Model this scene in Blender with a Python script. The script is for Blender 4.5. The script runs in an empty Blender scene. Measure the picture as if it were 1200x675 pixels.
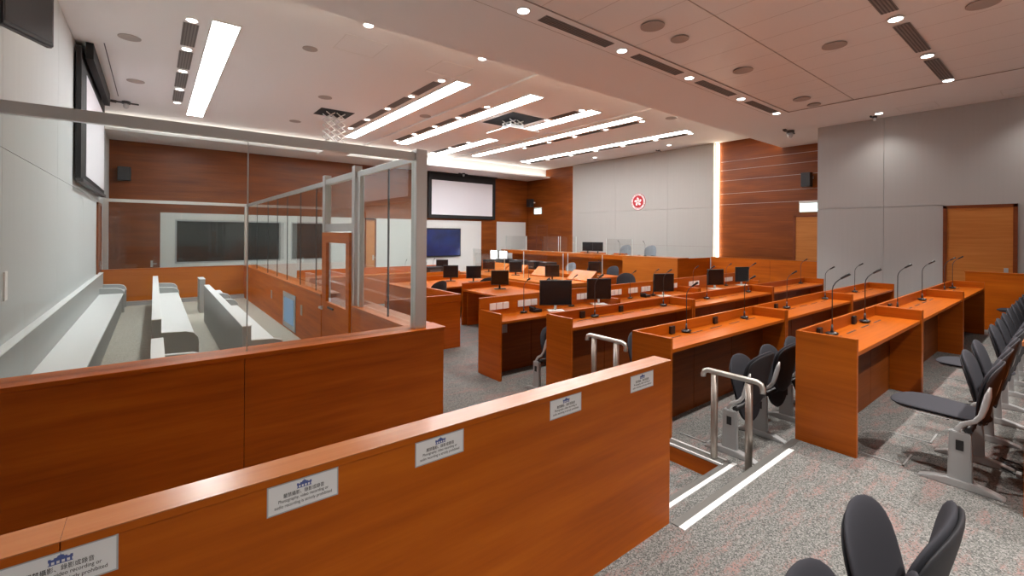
import bpy, bmesh, math, random
from mathutils import Vector, Matrix
random.seed(7)
PI = math.pi
COL = bpy.context.scene.collection

# ------------------------------------------------------------------ materials
def newmat(name):
    m = bpy.data.materials.new(name); m.use_nodes = True
    nt = m.node_tree; b = nt.nodes['Principled BSDF']
    return m, nt, b
def plain(name, col, rough=.5, metal=0, spec=.5, coat=0):
    m, nt, b = newmat(name)
    b.inputs['Base Color'].default_value = (*col, 1); b.inputs['Roughness'].default_value = rough
    b.inputs['Metallic'].default_value = metal; b.inputs['Specular IOR Level'].default_value = spec
    b.inputs['Coat Weight'].default_value = coat
    return m
def emit(name, col, s):
    m, nt, b = newmat(name)
    b.inputs['Base Color'].default_value = (.02, .02, .02, 1)
    b.inputs['Emission Color'].default_value = (*col, 1); b.inputs['Emission Strength'].default_value = s
    return m
def N(nt, typ, **kw):
    n = nt.nodes.new(typ)
    for k, v in kw.items(): setattr(n, k, v)
    return n
def ramp(nt, stops):
    r = nt.nodes.new('ShaderNodeValToRGB'); e = r.color_ramp.elements
    while len(e) < len(stops): e.new(.5)
    for i, (p, c) in enumerate(stops):
        e[i].position = p; e[i].color = (*c, 1)
    return r
def wood(name, dark, mid, light, rough=.32, grain=26, coat=.15, big=1.0):
    """horizontal veneer grain; runs along X/Y on upright faces and along X on flat tops"""
    m, nt, b = newmat(name); L = nt.links.new
    geo = N(nt, 'ShaderNodeNewGeometry')
    sepn = N(nt, 'ShaderNodeSeparateXYZ'); L(geo.outputs['Normal'], sepn.inputs[0])
    ab = N(nt, 'ShaderNodeMath', operation='ABSOLUTE'); L(sepn.outputs['Z'], ab.inputs[0])
    gt = N(nt, 'ShaderNodeMath', operation='GREATER_THAN'); L(ab.outputs[0], gt.inputs[0]); gt.inputs[1].default_value = .6
    mx = N(nt, 'ShaderNodeMix', data_type='VECTOR'); L(gt.outputs[0], mx.inputs[0])
    mx.inputs[4].default_value = (.9, .9, grain); mx.inputs[5].default_value = (.9, grain, 1)
    mu = N(nt, 'ShaderNodeVectorMath', operation='MULTIPLY'); L(geo.outputs['Position'], mu.inputs[0]); L(mx.outputs[1], mu.inputs[1])
    n1 = N(nt, 'ShaderNodeTexNoise'); L(mu.outputs[0], n1.inputs['Vector']); n1.inputs['Scale'].default_value = 1.1; n1.inputs['Detail'].default_value = 7; n1.inputs['Roughness'].default_value = .62
    mu2 = N(nt, 'ShaderNodeVectorMath', operation='MULTIPLY'); L(geo.outputs['Position'], mu2.inputs[0]); mu2.inputs[1].default_value = (.45, .45, 3.2)
    n2 = N(nt, 'ShaderNodeTexNoise'); L(mu2.outputs[0], n2.inputs['Vector']); n2.inputs['Scale'].default_value = big; n2.inputs['Detail'].default_value = 3
    ad = N(nt, 'ShaderNodeMix', data_type='FLOAT'); ad.inputs[0].default_value = .45; L(n1.outputs[0], ad.inputs[2]); L(n2.outputs[0], ad.inputs[3])
    r = ramp(nt, [(.32, dark), (.5, mid), (.68, light)]); L(ad.outputs[0], r.inputs[0]); L(r.outputs[0], b.inputs['Base Color'])
    b.inputs['Roughness'].default_value = rough; b.inputs['Coat Weight'].default_value = coat; b.inputs['Coat Roughness'].default_value = .25
    b.inputs['Specular IOR Level'].default_value = .2
    bp = N(nt, 'ShaderNodeBump'); bp.inputs['Strength'].default_value = .03; L(n1.outputs[0], bp.inputs['Height']); L(bp.outputs[0], b.inputs['Normal'])
    return m
def carpet_mat(name, c0, c1, c2, pink, amt):
    m, nt, b = newmat(name); L = nt.links.new
    geo = N(nt, 'ShaderNodeNewGeometry')
    v = N(nt, 'ShaderNodeTexVoronoi'); v.inputs['Scale'].default_value = 150; L(geo.outputs['Position'], v.inputs['Vector'])
    sp = N(nt, 'ShaderNodeSeparateColor'); L(v.outputs['Color'], sp.inputs[0])
    r = ramp(nt, [(0, c0), (.5, c1), (1, c2)]); L(sp.outputs[0], r.inputs[0])
    mu = N(nt, 'ShaderNodeMapping'); mu.inputs['Scale'].default_value = (1.3, 5.0, 1); mu.inputs['Rotation'].default_value = (0, 0, math.radians(12)); L(geo.outputs['Position'], mu.inputs['Vector'])
    n = N(nt, 'ShaderNodeTexNoise'); n.inputs['Scale'].default_value = 1.5; n.inputs['Detail'].default_value = 5; n.inputs['Roughness'].default_value = .7; L(mu.outputs[0], n.inputs['Vector'])
    r2 = ramp(nt, [(.50, (0, 0, 0)), (.60, (1, 1, 1))]); L(n.outputs[0], r2.inputs[0])
    gm = N(nt, 'ShaderNodeMath', operation='GREATER_THAN'); L(sp.outputs[1], gm.inputs[0]); gm.inputs[1].default_value = 1 - amt
    ml = N(nt, 'ShaderNodeMath', operation='MULTIPLY'); L(r2.outputs[0], ml.inputs[0]); L(gm.outputs[0], ml.inputs[1])
    mx = N(nt, 'ShaderNodeMix', data_type='RGBA'); L(ml.outputs[0], mx.inputs[0]); L(r.outputs[0], mx.inputs[6]); mx.inputs[7].default_value = (*pink, 1)
    L(mx.outputs[2], b.inputs['Base Color']); b.inputs['Roughness'].default_value = .95; b.inputs['Specular IOR Level'].default_value = .1
    bp = N(nt, 'ShaderNodeBump'); bp.inputs['Strength'].default_value = .5; bp.inputs['Distance'].default_value = .004
    L(v.outputs['Distance'], bp.inputs['Height']); L(bp.outputs[0], b.inputs['Normal'])
    return m
def fabric_wall(name, c, var=.93):
    m, nt, b = newmat(name); L = nt.links.new
    geo = N(nt, 'ShaderNodeNewGeometry')
    mu = N(nt, 'ShaderNodeVectorMath', operation='MULTIPLY'); L(geo.outputs['Position'], mu.inputs[0]); mu.inputs[1].default_value = (14, 14, .5)
    n = N(nt, 'ShaderNodeTexNoise'); n.inputs['Scale'].default_value = 1.5; n.inputs['Detail'].default_value = 4; L(mu.outputs[0], n.inputs['Vector'])
    r = ramp(nt, [(.3, tuple(x * var for x in c)), (.7, c)]); L(n.outputs[0], r.inputs[0]); L(r.outputs[0], b.inputs['Base Color'])
    b.inputs['Roughness'].default_value = .85; b.inputs['Specular IOR Level'].default_value = .2
    return m
def brushed(name, c, rough=.3):
    m, nt, b = newmat(name); L = nt.links.new
    geo = N(nt, 'ShaderNodeNewGeometry')
    mu = N(nt, 'ShaderNodeVectorMath', operation='MULTIPLY'); L(geo.outputs['Position'], mu.inputs[0]); mu.inputs[1].default_value = (4, 4, 90)
    n = N(nt, 'ShaderNodeTexNoise'); n.inputs['Scale'].default_value = 2; L(mu.outputs[0], n.inputs['Vector'])
    mr = N(nt, 'ShaderNodeMapRange'); mr.inputs[3].default_value = rough * .8; mr.inputs[4].default_value = rough * 1.3; L(n.outputs[0], mr.inputs[0]); L(mr.outputs[0], b.inputs['Roughness'])
    b.inputs['Base Color'].default_value = (*c, 1); b.inputs['Metallic'].default_value = 1
    return m
def glass_mat(name, tint, refl=1.0, ior=1.5):
    """thin clear sheet: see-through with fresnel mirror, lets light pass"""
    m = bpy.data.materials.new(name); m.use_nodes = True; nt = m.node_tree; nt.nodes.clear(); L = nt.links.new
    o = N(nt, 'ShaderNodeOutputMaterial'); t = N(nt, 'ShaderNodeBsdfTransparent'); t.inputs[0].default_value = (*tint, 1)
    g = N(nt, 'ShaderNodeBsdfGlossy'); g.inputs['Roughness'].default_value = .0; g.inputs[0].default_value = (1, 1, 1, 1)
    f = N(nt, 'ShaderNodeFresnel'); f.inputs['IOR'].default_value = ior
    geo = N(nt, 'ShaderNodeNewGeometry'); inv = N(nt, 'ShaderNodeMath', operation='SUBTRACT'); inv.inputs[0].default_value = 1; L(geo.outputs['Backfacing'], inv.inputs[1])
    ml = N(nt, 'ShaderNodeMath', operation='MULTIPLY'); L(f.outputs[0], ml.inputs[0]); L(inv.outputs[0], ml.inputs[1])
    m2 = N(nt, 'ShaderNodeMath', operation='MULTIPLY'); L(ml.outputs[0], m2.inputs[0]); m2.inputs[1].default_value = refl
    mx = N(nt, 'ShaderNodeMixShader'); L(m2.outputs[0], mx.inputs[0]); L(t.outputs[0], mx.inputs[1]); L(g.outputs[0], mx.inputs[2]); L(mx.outputs[0], o.inputs[0])
    return m

M = dict(
 desk=wood('desk_veneer', (.32, .066, .003), (.44, .098, .005), (.54, .130, .008), rough=.33, coat=.14),
 part=wood('partition_veneer', (.36, .072, .003), (.51, .110, .004), (.62, .152, .007), coat=0, rough=.42, grain=14, big=1.6),
 inner=wood('painted_shade_veneer', (.13, .030, .003), (.19, .045, .005), (.24, .06, .008), rough=.5, coat=0),  # kneehole shade put into the colour as a darker desk veneer
 cap=wood('cap_veneer', (.42, .14, .045), (.50, .18, .06), (.56, .22, .08), rough=.24, coat=.4),
 wallw=wood('wall_veneer', (.125, .026, .003), (.20, .047, .005), (.29, .072, .009), rough=.4, grain=34, big=1.4),
 door=wood('door_veneer', (.44, .15, .030), (.54, .20, .045), (.62, .25, .065), rough=.42, grain=20),
 bench=wood('bench_front_veneer', (.38, .10, .012), (.46, .13, .018), (.52, .16, .024)),
 frame=wood('door_frame_veneer', (.16, .04, .012), (.20, .05, .014), (.24, .065, .02)),
 carpet=carpet_mat('carpet_grey', (.072, .076, .073), (.160, .160, .153), (.285, .28, .27), (.27, .172, .16), .5),
 carpet2=carpet_mat('carpet_dock', (.30, .29, .25), (.50, .47, .40), (.68, .64, .56), (.55, .50, .42), .3),
 grey=fabric_wall('grey_fabric_wall', (.47, .475, .47), .975),
 wleft=fabric_wall('pale_fabric_wall', (.55, .57, .57), .96),
 emb=fabric_wall('pale_stone_wall', (.43, .415, .39), .97),
 white=plain('white_panel', (.66, .66, .64), .6),
 ceil=plain('ceiling_paint', (.84, .83, .825), .8, spec=.2),
 plank=None,
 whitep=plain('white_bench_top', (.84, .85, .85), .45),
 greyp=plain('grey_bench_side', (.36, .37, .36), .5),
 joint=plain('dark_joint', (.03, .03, .03), .7),
 line=plain('pale_groove', (.55, .48, .42), .5),
 steel=brushed('brushed_steel', (.68, .67, .65), .36),
 rail=brushed('satin_rail', (.62, .60, .57), .38),
 post=brushed('bronze_steel', (.45, .40, .36), .38),
 alu=plain('grey_painted_metal', (.42, .43, .44), .38, .35),
 alul=plain('light_grey_bracket', (.50, .51, .52), .35, .4),
 nose=plain('nosing_grey', (.22, .22, .21), .45, .6),
 nosew=plain('nosing_white', (.80, .81, .82), .5),
 black=plain('black_plastic', (.012, .012, .014), .38),
 blackm=plain('matt_black', (.008, .008, .009), .7),
 dgrey=plain('dark_grey', (.06, .06, .065), .5),
 disp=plain('dark_display', (.010, .010, .012), .22, spec=.6),
 fab=plain('charcoal_upholstery', (.046, .046, .055), .9, spec=.15),
 fabd=plain('black_shell', (.022, .022, .027), .7),
 fabg=plain('grey_upholstery', (.20, .22, .24), .85, spec=.2),
 silver=plain('silver_plastic', (.55, .56, .57), .35, .3),
 plate=plain('white_socket_plate', (.92, .92, .90), .4),
 paper=plain('white_paper', (.92, .93, .94), .7),
 screen=plain('projection_fabric', (.72, .70, .74), .8),
 slat=plain('vent_slat_grey', (.13, .12, .115), .6),
 vent=plain('vent_grey', (.25, .23, .22), .6),
 disc=plain('speaker_grille', (.42, .37, .34), .7),
 rim=plain('white_rim', (.75, .73, .70), .5),
 ink=plain('black_ink', (.02, .02, .02), .7),
 blue=plain('blue_ink', (.10, .14, .38), .6),
 red=plain('emblem_red', (.50, .012, .02), .45),
 darkwin=plain('dark_window_glass', (.012, .018, .018), .08, spec=.7),
 panel=emit('light_panel', (.97, .985, 1), 9.8),
 down=emit('downlight_lens', (1, .96, .91), 4.5),
 led2=emit('dim_led_strip', (1, .80, .55), 1.5),
 led=emit('led_strip', (1, .84, .62), 4.5),
 cove=emit('cove_led', (1, .93, .82), 2.2),
 tv=emit('blue_screen', (.035, .05, .22), 1.0),
 tv2=emit('pale_blue_screen', (.16, .27, .40), .30),
 exitm=emit('exit_face', (.70, 1, .97), .75),
 lit=emit('lit_screen', (1, 1, 1), 1.6),
 glass=glass_mat('clear_glass', (.93, .955, .945)),
 acryl=glass_mat('clear_acrylic', (.95, .955, .95), .8),
 edge=plain('glass_edge', (.55, .60, .58), .3),
)
def plank_mat():
    m, nt, b = newmat('plank_ceiling'); L = nt.links.new
    geo = N(nt, 'ShaderNodeNewGeometry'); s = N(nt, 'ShaderNodeSeparateXYZ'); L(geo.outputs['Position'], s.inputs[0])
    md = N(nt, 'ShaderNodeMath', operation='MODULO'); L(s.outputs['X'], md.inputs[0]); md.inputs[1].default_value = .60
    lt = N(nt, 'ShaderNodeMath', operation='LESS_THAN'); L(md.outputs[0], lt.inputs[0]); lt.inputs[1].default_value = .012
    mx = N(nt, 'ShaderNodeMix', data_type='RGBA'); L(lt.outputs[0], mx.inputs[0]); mx.inputs[6].default_value = (.84, .81, .79, 1); mx.inputs[7].default_value = (.62, .57, .54, 1)
    L(mx.outputs[2], b.inputs['Base Color']); b.inputs['Roughness'].default_value = .42; b.inputs['Specular IOR Level'].default_value = .35
    return m
M['plank'] = plank_mat()

# ------------------------------------------------------------------ mesh helpers
class MB:
    def __init__(s): s.bm = bmesh.new(); s.smooth = False
    def box(s, x0, x1, y0, y1, z0, z1, bev=0):
        t = bmesh.new(); bmesh.ops.create_cube(t, size=1)
        bmesh.ops.scale(t, vec=(x1 - x0, y1 - y0, z1 - z0), verts=t.verts)
        bmesh.ops.translate(t, vec=((x0 + x1) / 2, (y0 + y1) / 2, (z0 + z1) / 2), verts=t.verts)
        if bev: bmesh.ops.bevel(t, geom=t.edges[:], offset=bev, segments=2, affect='EDGES', profile=.5)
        s.merge(t); return s
    def merge(s, t, mat=None):
        if mat is not None: bmesh.ops.transform(t, matrix=mat, verts=t.verts)
        me = bpy.data.meshes.new('t'); t.to_mesh(me); t.free(); s.bm.from_mesh(me); bpy.data.meshes.remove(me); return s
    def cyl(s, a, b, r, r2=None, n=16, caps=True):
        a, b = Vector(a), Vector(b); d = b - a; t = bmesh.new()
        bmesh.ops.create_cone(t, cap_ends=caps, segments=n, radius1=r, radius2=r if r2 is None else r2, depth=d.length)
        for f in t.faces: f.smooth = len(f.verts) == 4
        s.merge(t, Matrix.Translation((a + b) / 2) @ d.to_track_quat('Z', 'Y').to_matrix().to_4x4()); return s
    def tube(s, pts, r, n=10, sx=1, sy=1):
        pts = [Vector(p) for p in pts]; t = bmesh.new(); rings = []
        up = Vector((1, 0, 0)) if abs((pts[-1] - pts[0]).normalized().x) < .8 else Vector((0, 0, 1))
        for i, p in enumerate(pts):
            d = (pts[min(i + 1, len(pts) - 1)] - pts[max(i - 1, 0)]).normalized()
            a = (up - d * up.dot(d)).normalized(); b = d.cross(a)
            rr = r[i] if isinstance(r, (list, tuple)) else r
            rings.append([t.verts.new(p + a * math.cos(2 * PI * k / n) * rr * sx + b * math.sin(2 * PI * k / n) * rr * sy) for k in range(n)])
        for i in range(len(rings) - 1):
            for k in range(n):
                f = t.faces.new((rings[i][k], rings[i][(k + 1) % n], rings[i + 1][(k + 1) % n], rings[i + 1][k])); f.smooth = True
        t.faces.new(rings[0][::-1]); t.faces.new(rings[-1]); bmesh.ops.recalc_face_normals(t, faces=t.faces[:])
        s.merge(t); return s
    def prism(s, prof, axis, a0, a1, bev=0):
        """extrude 2-D profile along axis; profile coords are the two other axes in x,y,z order"""
        t = bmesh.new(); vs = []
        def P3(p, a):
            return {'x': (a, p[0], p[1]), 'y': (p[0], a, p[1]), 'z': (p[0], p[1], a)}[axis]
        A = [t.verts.new(P3(p, a0)) for p in prof]; B = [t.verts.new(P3(p, a1)) for p in prof]
        n = len(prof); t.faces.new(A); t.faces.new(B[::-1])
        for i in range(n): t.faces.new((A[i], B[i], B[(i + 1) % n], A[(i + 1) % n]))
        bmesh.ops.recalc_face_normals(t, faces=t.faces[:])
        if bev: bmesh.ops.bevel(t, geom=t.edges[:], offset=bev, segments=2, affect='EDGES')
        s.merge(t); return s
    def disc(s, c, r, h, n=28):
        return s.cyl((c[0], c[1], c[2]), (c[0], c[1], c[2] + h), r, n=n)
    def blob(s, f, nu=20, nv=16):
        """closed smooth surface from f(u,v)->Vector, u around, v 0..1 pole to pole"""
        t = bmesh.new(); rings = []
        for j in range(1, nv):
            rings.append([t.verts.new(f(2 * PI * i / nu, j / nv)) for i in range(nu)])
        p0 = t.verts.new(f(0, 0)); p1 = t.verts.new(f(0, 1))
        for j in range(len(rings) - 1):
            for i in range(nu):
                t.faces.new((rings[j][i], rings[j][(i + 1) % nu], rings[j + 1][(i + 1) % nu], rings[j + 1][i]))
        for i in range(nu):
            t.faces.new((p0, rings[0][(i + 1) % nu], rings[0][i])); t.faces.new((p1, rings[-1][i], rings[-1][(i + 1) % nu]))
        for f_ in t.faces: f_.smooth = True
        bmesh.ops.recalc_face_normals(t, faces=t.faces[:]); s.merge(t); return s
    def build(s, name, mat, parent=None, local=False):
        me = bpy.data.meshes.new(name)
        bb = [v.co for v in s.bm.verts]
        off = Vector((0, 0, 0)); loc = Vector((0, 0, 0))
        if parent is not None:
            if not local:
                p = parent
                while p is not None: off += p.location; p = p.parent
        elif not local:
            off = Vector(((min(v.x for v in bb) + max(v.x for v in bb)) / 2, (min(v.y for v in bb) + max(v.y for v in bb)) / 2, min(v.z for v in bb))); loc = off.copy()
        for v in s.bm.verts: v.co -= off
        s.bm.to_mesh(me); s.bm.free()
        me.materials.append(M[mat] if isinstance(mat, str) else mat)
        o = bpy.data.objects.new(name, me); COL.objects.link(o); o.location = loc
        if parent is not None: o.parent = parent
        return o
def box(x0, x1, y0, y1, z0, z1, bev=0): return MB().box(x0, x1, y0, y1, z0, z1, bev)
def tag(o, label, cat, group=None, kind=None):
    o['label'] = label; o['category'] = cat
    if group: o['group'] = group
    if kind: o['kind'] = kind
    return o
def thing(name, label, cat, loc=(0, 0, 0), rz=0, group=None):
    o = bpy.data.objects.new(name, None); COL.objects.link(o); o.empty_display_size = .1
    o.location = loc; o.rotation_euler = (0, 0, rz); return tag(o, label, cat, group)
def struct(mb, name, mat, parent=None, label=None):
    o = mb.build(name, mat, parent)
    if parent is None: o['kind'] = 'structure'
    if label and parent is None: o['label'] = label; o['category'] = name.split('_')[0]
    return o
def dup(root, loc, rz, label, group=None):
    r = root.copy(); COL.objects.link(r); r.location = loc; r.rotation_euler = (0, 0, rz); r['label'] = label
    if group: r['group'] = group
    for ch in list(root.children):
        c = ch.copy(); COL.objects.link(c); c.parent = r
        for g in list(ch.children):
            d = g.copy(); COL.objects.link(d); d.parent = c
    return r
ORD = ['first', 'second', 'third', 'fourth', 'fifth', 'sixth', 'seventh', 'eighth', 'ninth', 'tenth', 'eleventh', 'twelfth', 'thirteenth', 'fourteenth']

# ================================================================== SETTING
XL, YF, XB, XG = -1.05, 17.83, 15.1, 13.0     # left wall, far wall, back wood wall, grey wall
ZF, ZP, ZR, ZLOW = -.30, -.15, 4.90, 4.45     # well floor, platform, raised ceiling, low ceiling
struct(box(XL - .2, XB + .2, -2.7, YF + .2, ZF - .1, ZF), 'floor', 'carpet', label='patterned grey carpet of the courtroom well')
struct(box(2.5, XG, -2.5, 1.53, ZF, 0).box(XL, 2.5, -2.5, 1.6, ZF, 0), 'floor_gallery_tier', 'carpet', label='top carpeted tier nearest the camera')
struct(box(3.7, XG, 1.53, 4.06, ZF, ZP).box(2.46, 3.7, 1.53, 1.84, ZF, ZP), 'floor_desk_platform', 'carpet', label='middle carpeted tier carrying two desk rows')
struct(box(3.688, 3.7, 1.845, 4.06, ZF, ZP - .02), 'trim_riser', 'part', label='wooden step riser below the nosing')
struct(box(XL, 2.06, 4.4, 15.2, ZF, ZP), 'floor_dock', 'carpet2', label='pale carpet inside the glazed dock')
# walls
w = MB(); gy = [-2.5, 0.2, 3.0, 5.9, 8.8, 11.7, 14.6, YF]
for a, b in zip(gy, gy[1:]):
    w.box(XL - .1, XL, a + .003, b - .003, ZF, 2.475); w.box(XL - .1, XL, a + .003, b - .003, 2.482, ZR)
w.box(XL - .2, XL - .008, -2.7, YF + .2, ZF, ZR)
struct(w, 'wall_left', 'wleft', label='pale grey fabric panelled wall behind the dock')
w = MB()
ys = [-2.5, 1.83, 2.82, 4.13]
w.box(XG, XG + .1, -2.5, .78, ZF, ZR); w.box(XG, XG + .1, .78, 1.83, 2.40, ZR)
for a, b in ((1.83, 2.82), (2.826, 4.13)):
    w.box(XG, XG + .1, a, b, ZF, 2.408); w.box(XG, XG + .1, a, b, 2.420, ZR)
w.box(XG + .03, XG + .09, 1.84, 4.12, ZF, ZR); w.box(XG+.101, XB + .2, 4.04, 4.13, ZF, ZR)
struct(w, 'wall_right', 'grey', label='grey fabric wall around the right wooden door')
struct(box(XL - .2, XG + .2, -2.7, -2.5, ZF, ZR), 'wall_near', 'grey', label='grey wall behind the viewer')
w = MB().box(XB, XB + .2, 4.13, YF, ZF, ZR)
struct(w, 'wall_back', 'wallw', label='veneered wall with thin pale horizontal lines')
for k, z in enumerate((2.78, 3.14, 3.58, 3.93, 4.22)):
    struct(box(XB - .006, XB, 4.13, 7.66, z, z + .010), 'trim_%d' % (k + 1), 'line')
w = MB()
for a, b in ((7.84, 9.6), (9.606, 12.0), (12.006, 14.45)):
    for c, d in ((ZF, 1.35), (1.356, 2.7), (2.706, ZR - .01)): w.box(XB - .14, XB - .02, a, b, c, d)
struct(w, 'wall_emblem_panel', 'emb', label='large pale panelled wall carrying the red emblem')
# far wall: wood above, openings below
w = MB().box(XL, XB, YF, YF + .2, 2.34, ZR).box(XL, .15, YF, YF + .2, ZF, 2.34).box(12.24, 13.15, YF, YF + .2, ZF, 2.34).box(15.0, XB, YF, YF + .2, ZF, 2.34)
for z in (2.74, 3.42, 3.98): w.box(XL, 12.9, YF - .006, YF, z, z + .012)
struct(w, 'wall_far', 'wallw', label='dark veneered far wall above the windows and screen')
w = MB().box(.15, .517, YF, YF + .2, ZF, 2.34).box(.517, 5.05, YF, YF + .2, ZF, .73).box(.517, 5.05, YF, YF + .2, 2.13, 2.34).box(3.555, 3.89, YF, YF + .2, .73, 2.13)
w.box(5.05, 6.6, YF, YF + .2, ZF, 2.34).box(7.07, 12.24, YF, YF + .2, ZF, 2.34).box(13.15, 15.0, YF, YF + .2, ZF, 2.34)
struct(w, 'wall_far_white_panels', 'white', label='white panels along the lower far wall')
for i, (a, b) in enumerate(((.517, 3.555), (3.89, 5.05))):
    o = struct(box(a, b, YF + .08, YF + .1, .73, 2.13), 'window_%d' % (i + 1), 'darkwin', label='dark observation window in the far wall')
    struct(box(a, a + .05, YF + .02, YF + .08, .73, 2.13).box(b - .05, b, YF + .02, YF + .08, .73, 2.13).box(a, b, YF + .02, YF + .08, .73, .78).box(a, b, YF + .02, YF + .08, 2.08, 2.13), 'window_frame', 'alu', o)
# doors
def wall_door(idx, ax, plane, a0, a1, z0, z1, mat, label, handle_at, sgn=-1):
    def bx(d0, d1, u0, u1, c, e, bev=0):
        lo, hi = sorted((plane + sgn * d0, plane + sgn * d1))
        return (lo, hi, u0, u1, c, e) if ax == 'x' else (u0, u1, lo, hi, c, e)
    o = struct(MB().box(*bx(-.03, .012, a0 + .06, a1 - .06, z0, z1 - .06)), 'door_%d' % idx, mat, label=label)
    struct(MB().box(*bx(-.05, .03, a0, a0 + .06, z0, z1)).box(*bx(-.05, .03, a1 - .06, a1, z0, z1)).box(*bx(-.05, .03, a0, a1, z1 - .06, z1)), 'door_frame', 'frame', o)
    h = handle_at
    struct(MB().box(*bx(.012, .022, h - .03, h + .03, z0 + .95, z0 + 1.15)), 'lock_plate', 'alul', o)
    struct(MB().box(*bx(.022, .05, h - .01, h + .01, z0 + 1.04, z0 + 1.06)).box(*bx(.04, .055, h - .01, h + .12, z0 + 1.04, z0 + 1.06)), 'door_handle', 'alul', o)
wall_door(1, 'x', XG, .78, 1.83, 0, 2.40, 'door', 'wide wooden door in the grey right wall', .93)
wall_door(2, 'x', XB, 4.30, 5.42, ZF, 2.37, 'door', 'wooden door under the lit exit sign', 4.5)
wall_door(3, 'y', YF, -.86, .13, ZF, 2.28, 'wallw', 'dark wooden door at the far end of the dock', -.05)
wall_door(4, 'y', YF, 6.6, 7.07, ZF, 2.30, 'door', 'narrow tan door seen through the dock glass', 6.95)
wall_door(5, 'x', XL, 14.2, 15.15, ZP, 2.42, 'frame', 'wooden door in the left wall inside the dock', 15.0, 1)
wall_door(6, 'x', XB, 16.25, 17.1, ZF, 2.20, 'wallw', 'dark wooden door beneath the small exit sign', 16.4)
# ceilings
w = MB().box(XL - .2, XB + .2, 5.75, YF + .2, ZR, ZR + .1)
struct(w, 'ceiling', 'ceil', label='raised ceiling with long light strips')
w = MB().box(XL - .2, XB + .2, -2.7, 1.0, ZLOW, ZR + .1)
w = MB().box(XL - .2, XB + .2, 4.02, 5.75, ZLOW, ZR + .1).box(10.87, XB + .2, -2.7, 4.02, ZLOW, ZR + .1).box(XL - .2, 2.2, -2.7, 4.02, ZLOW, ZR + .1)
struct(w, 'ceiling_soffit', 'ceil', label='lower plaster ceiling band')
struct(box(2.2, 10.87, -2.7, 4.02, ZLOW + .012, ZR + .1), 'ceiling_planks', 'plank', label='lower ceiling of wide metal planks')
struct(box(2.2, 10.87, 2.833, 2.845, ZLOW + .008, ZLOW + .02).box(10.862, 10.874, -2.6, 4.03, ZLOW - .002, ZLOW + .01).box(2.2, 10.87, 4.015, 4.027, ZLOW - .002, ZLOW + .01).box(2.2, 10.87, 4.38, 4.388, ZLOW - .001, ZLOW + .01), 'trim_ceiling_joint', 'disc')
struct(box(XL, XB, 16.42, YF, 4.46, ZR).box(XL, XB, 16.12, 16.42, 4.46, 4.485).box(XL, XB, 16.12, 16.15, 4.485, 4.53), 'ceiling_cove', 'ceil', label='boxed ceiling cove along the far wall')
o = struct(box(XL, XB, 16.22, 16.34, 4.486, 4.51), 'cove_light', 'cove'); del o['kind']
tag(o, 'long warm cove light strip along the far ceiling box', 'light')
for i, x in enumerate((5.9, 9.68)):
    struct(box(x - .04, x, 5.76, 16.1, ZR - .045, ZR), 'trim_ceiling_%d' % (i + 1), 'ceil')
    o = box(x + .001, x + .02, 5.9, 16.0, ZR - .02, ZR - .008).build('bay_light', 'led2'); tag(o, ('left', 'right')[i] + ' thin glowing line along a shallow ceiling step', 'light')
o = struct(box(XL, XB, 5.76, 5.82, ZLOW + .14, ZLOW + .17), 'edge_light', 'led'); del o['kind']
tag(o, 'hidden light strip on the upper edge of the lower ceiling', 'light')
for nm, lab, yy in (('led_strip', 'vertical glowing strip beside the wooden wall, right of the pale panel', (7.70, 7.78)), ('led_strip', 'thin vertical strip light at the left edge of the pale panel', (14.46, 14.50))):
    o = box(XB - .09, XB - .03, yy[0], yy[1], ZF + 1.3, 4.86).build(nm, 'led' if yy[0] < 10 else 'led2'); tag(o, lab, 'light')
# nosings
def nosing(name, lab, horiz, parts):
    t = thing(name, lab, 'stair nosing', (parts[0][0], parts[0][2], parts[0][4]))
    box(*parts[0]).build('metal_strip', 'nose', t); 
    for p in parts[1:]: box(*p).build('white_strip', 'nosew', t)
nosing('stair_nosing', 'long grey and white nosing on the top step edge', 1, [(2.47, 4.33, 1.495, 1.545, 0, .006), (2.47, 4.10, 1.455, 1.495, 0, .005)])
nosing('stair_nosing', 'shorter grey and white nosing on the lower step', 1, [(2.47, 3.75, 1.81, 1.855, ZP, ZP + .006), (2.47, 3.80, 1.775, 1.81, ZP, ZP + .005)])
nosing('stair_nosing', 'nosing along the platform side above the wooden riser', 0, [(3.70, 3.78, 1.86, 4.0, ZP, ZP + .006), (3.685, 3.70, 1.84, 4.0, ZP - .01, ZP + .008), (3.78, 3.80, 1.86, 4.0, ZP, ZP + .008)])

# ================================================================== CEILING FITTINGS
def light_panel(x0, x1, y0, y1, lab):
    t = thing('light_panel', lab, 'ceiling light', ((x0 + x1) / 2, (y0 + y1) / 2, ZR - .02), group='long ceiling light panels')
    box(x0, x1, y0, y1, ZR - .014, ZR - .004).build('diffuser', 'panel', t)
    f = .02
    box(x0 - f, x0, y0 - f, y1 + f, ZR - .02, ZR).box(x1, x1 + f, y0 - f, y1 + f, ZR - .02, ZR).box(x0, x1, y0 - f, y0, ZR - .02, ZR).box(x0, x1, y1, y1 + f, ZR - .02, ZR).build('frame', 'rim', t)
light_panel(.67, 1.02, 8.03, 14.95, 'leftmost long light panel, alone above the dock')
light_panel(4.87, 5.21, 8.02, 15.0, 'long light panel just right of the scissor lift projector')
light_panel(6.62, 7.0, 7.73, 14.9, 'long light panel left of the second ceiling projector')
light_panel(8.65, 9.03, 12.2, 16.0, 'short light panel beyond the second projector')
light_panel(8.62, 9.0, 7.72, 10.57, 'short light panel on the near side of the second projector')
light_panel(10.0, 10.33, 7.4, 15.3, 'long light panel second from the pale emblem wall')
light_panel(12.45, 12.78, 7.4, 15.2, 'long light panel nearest the pale emblem wall')
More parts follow.
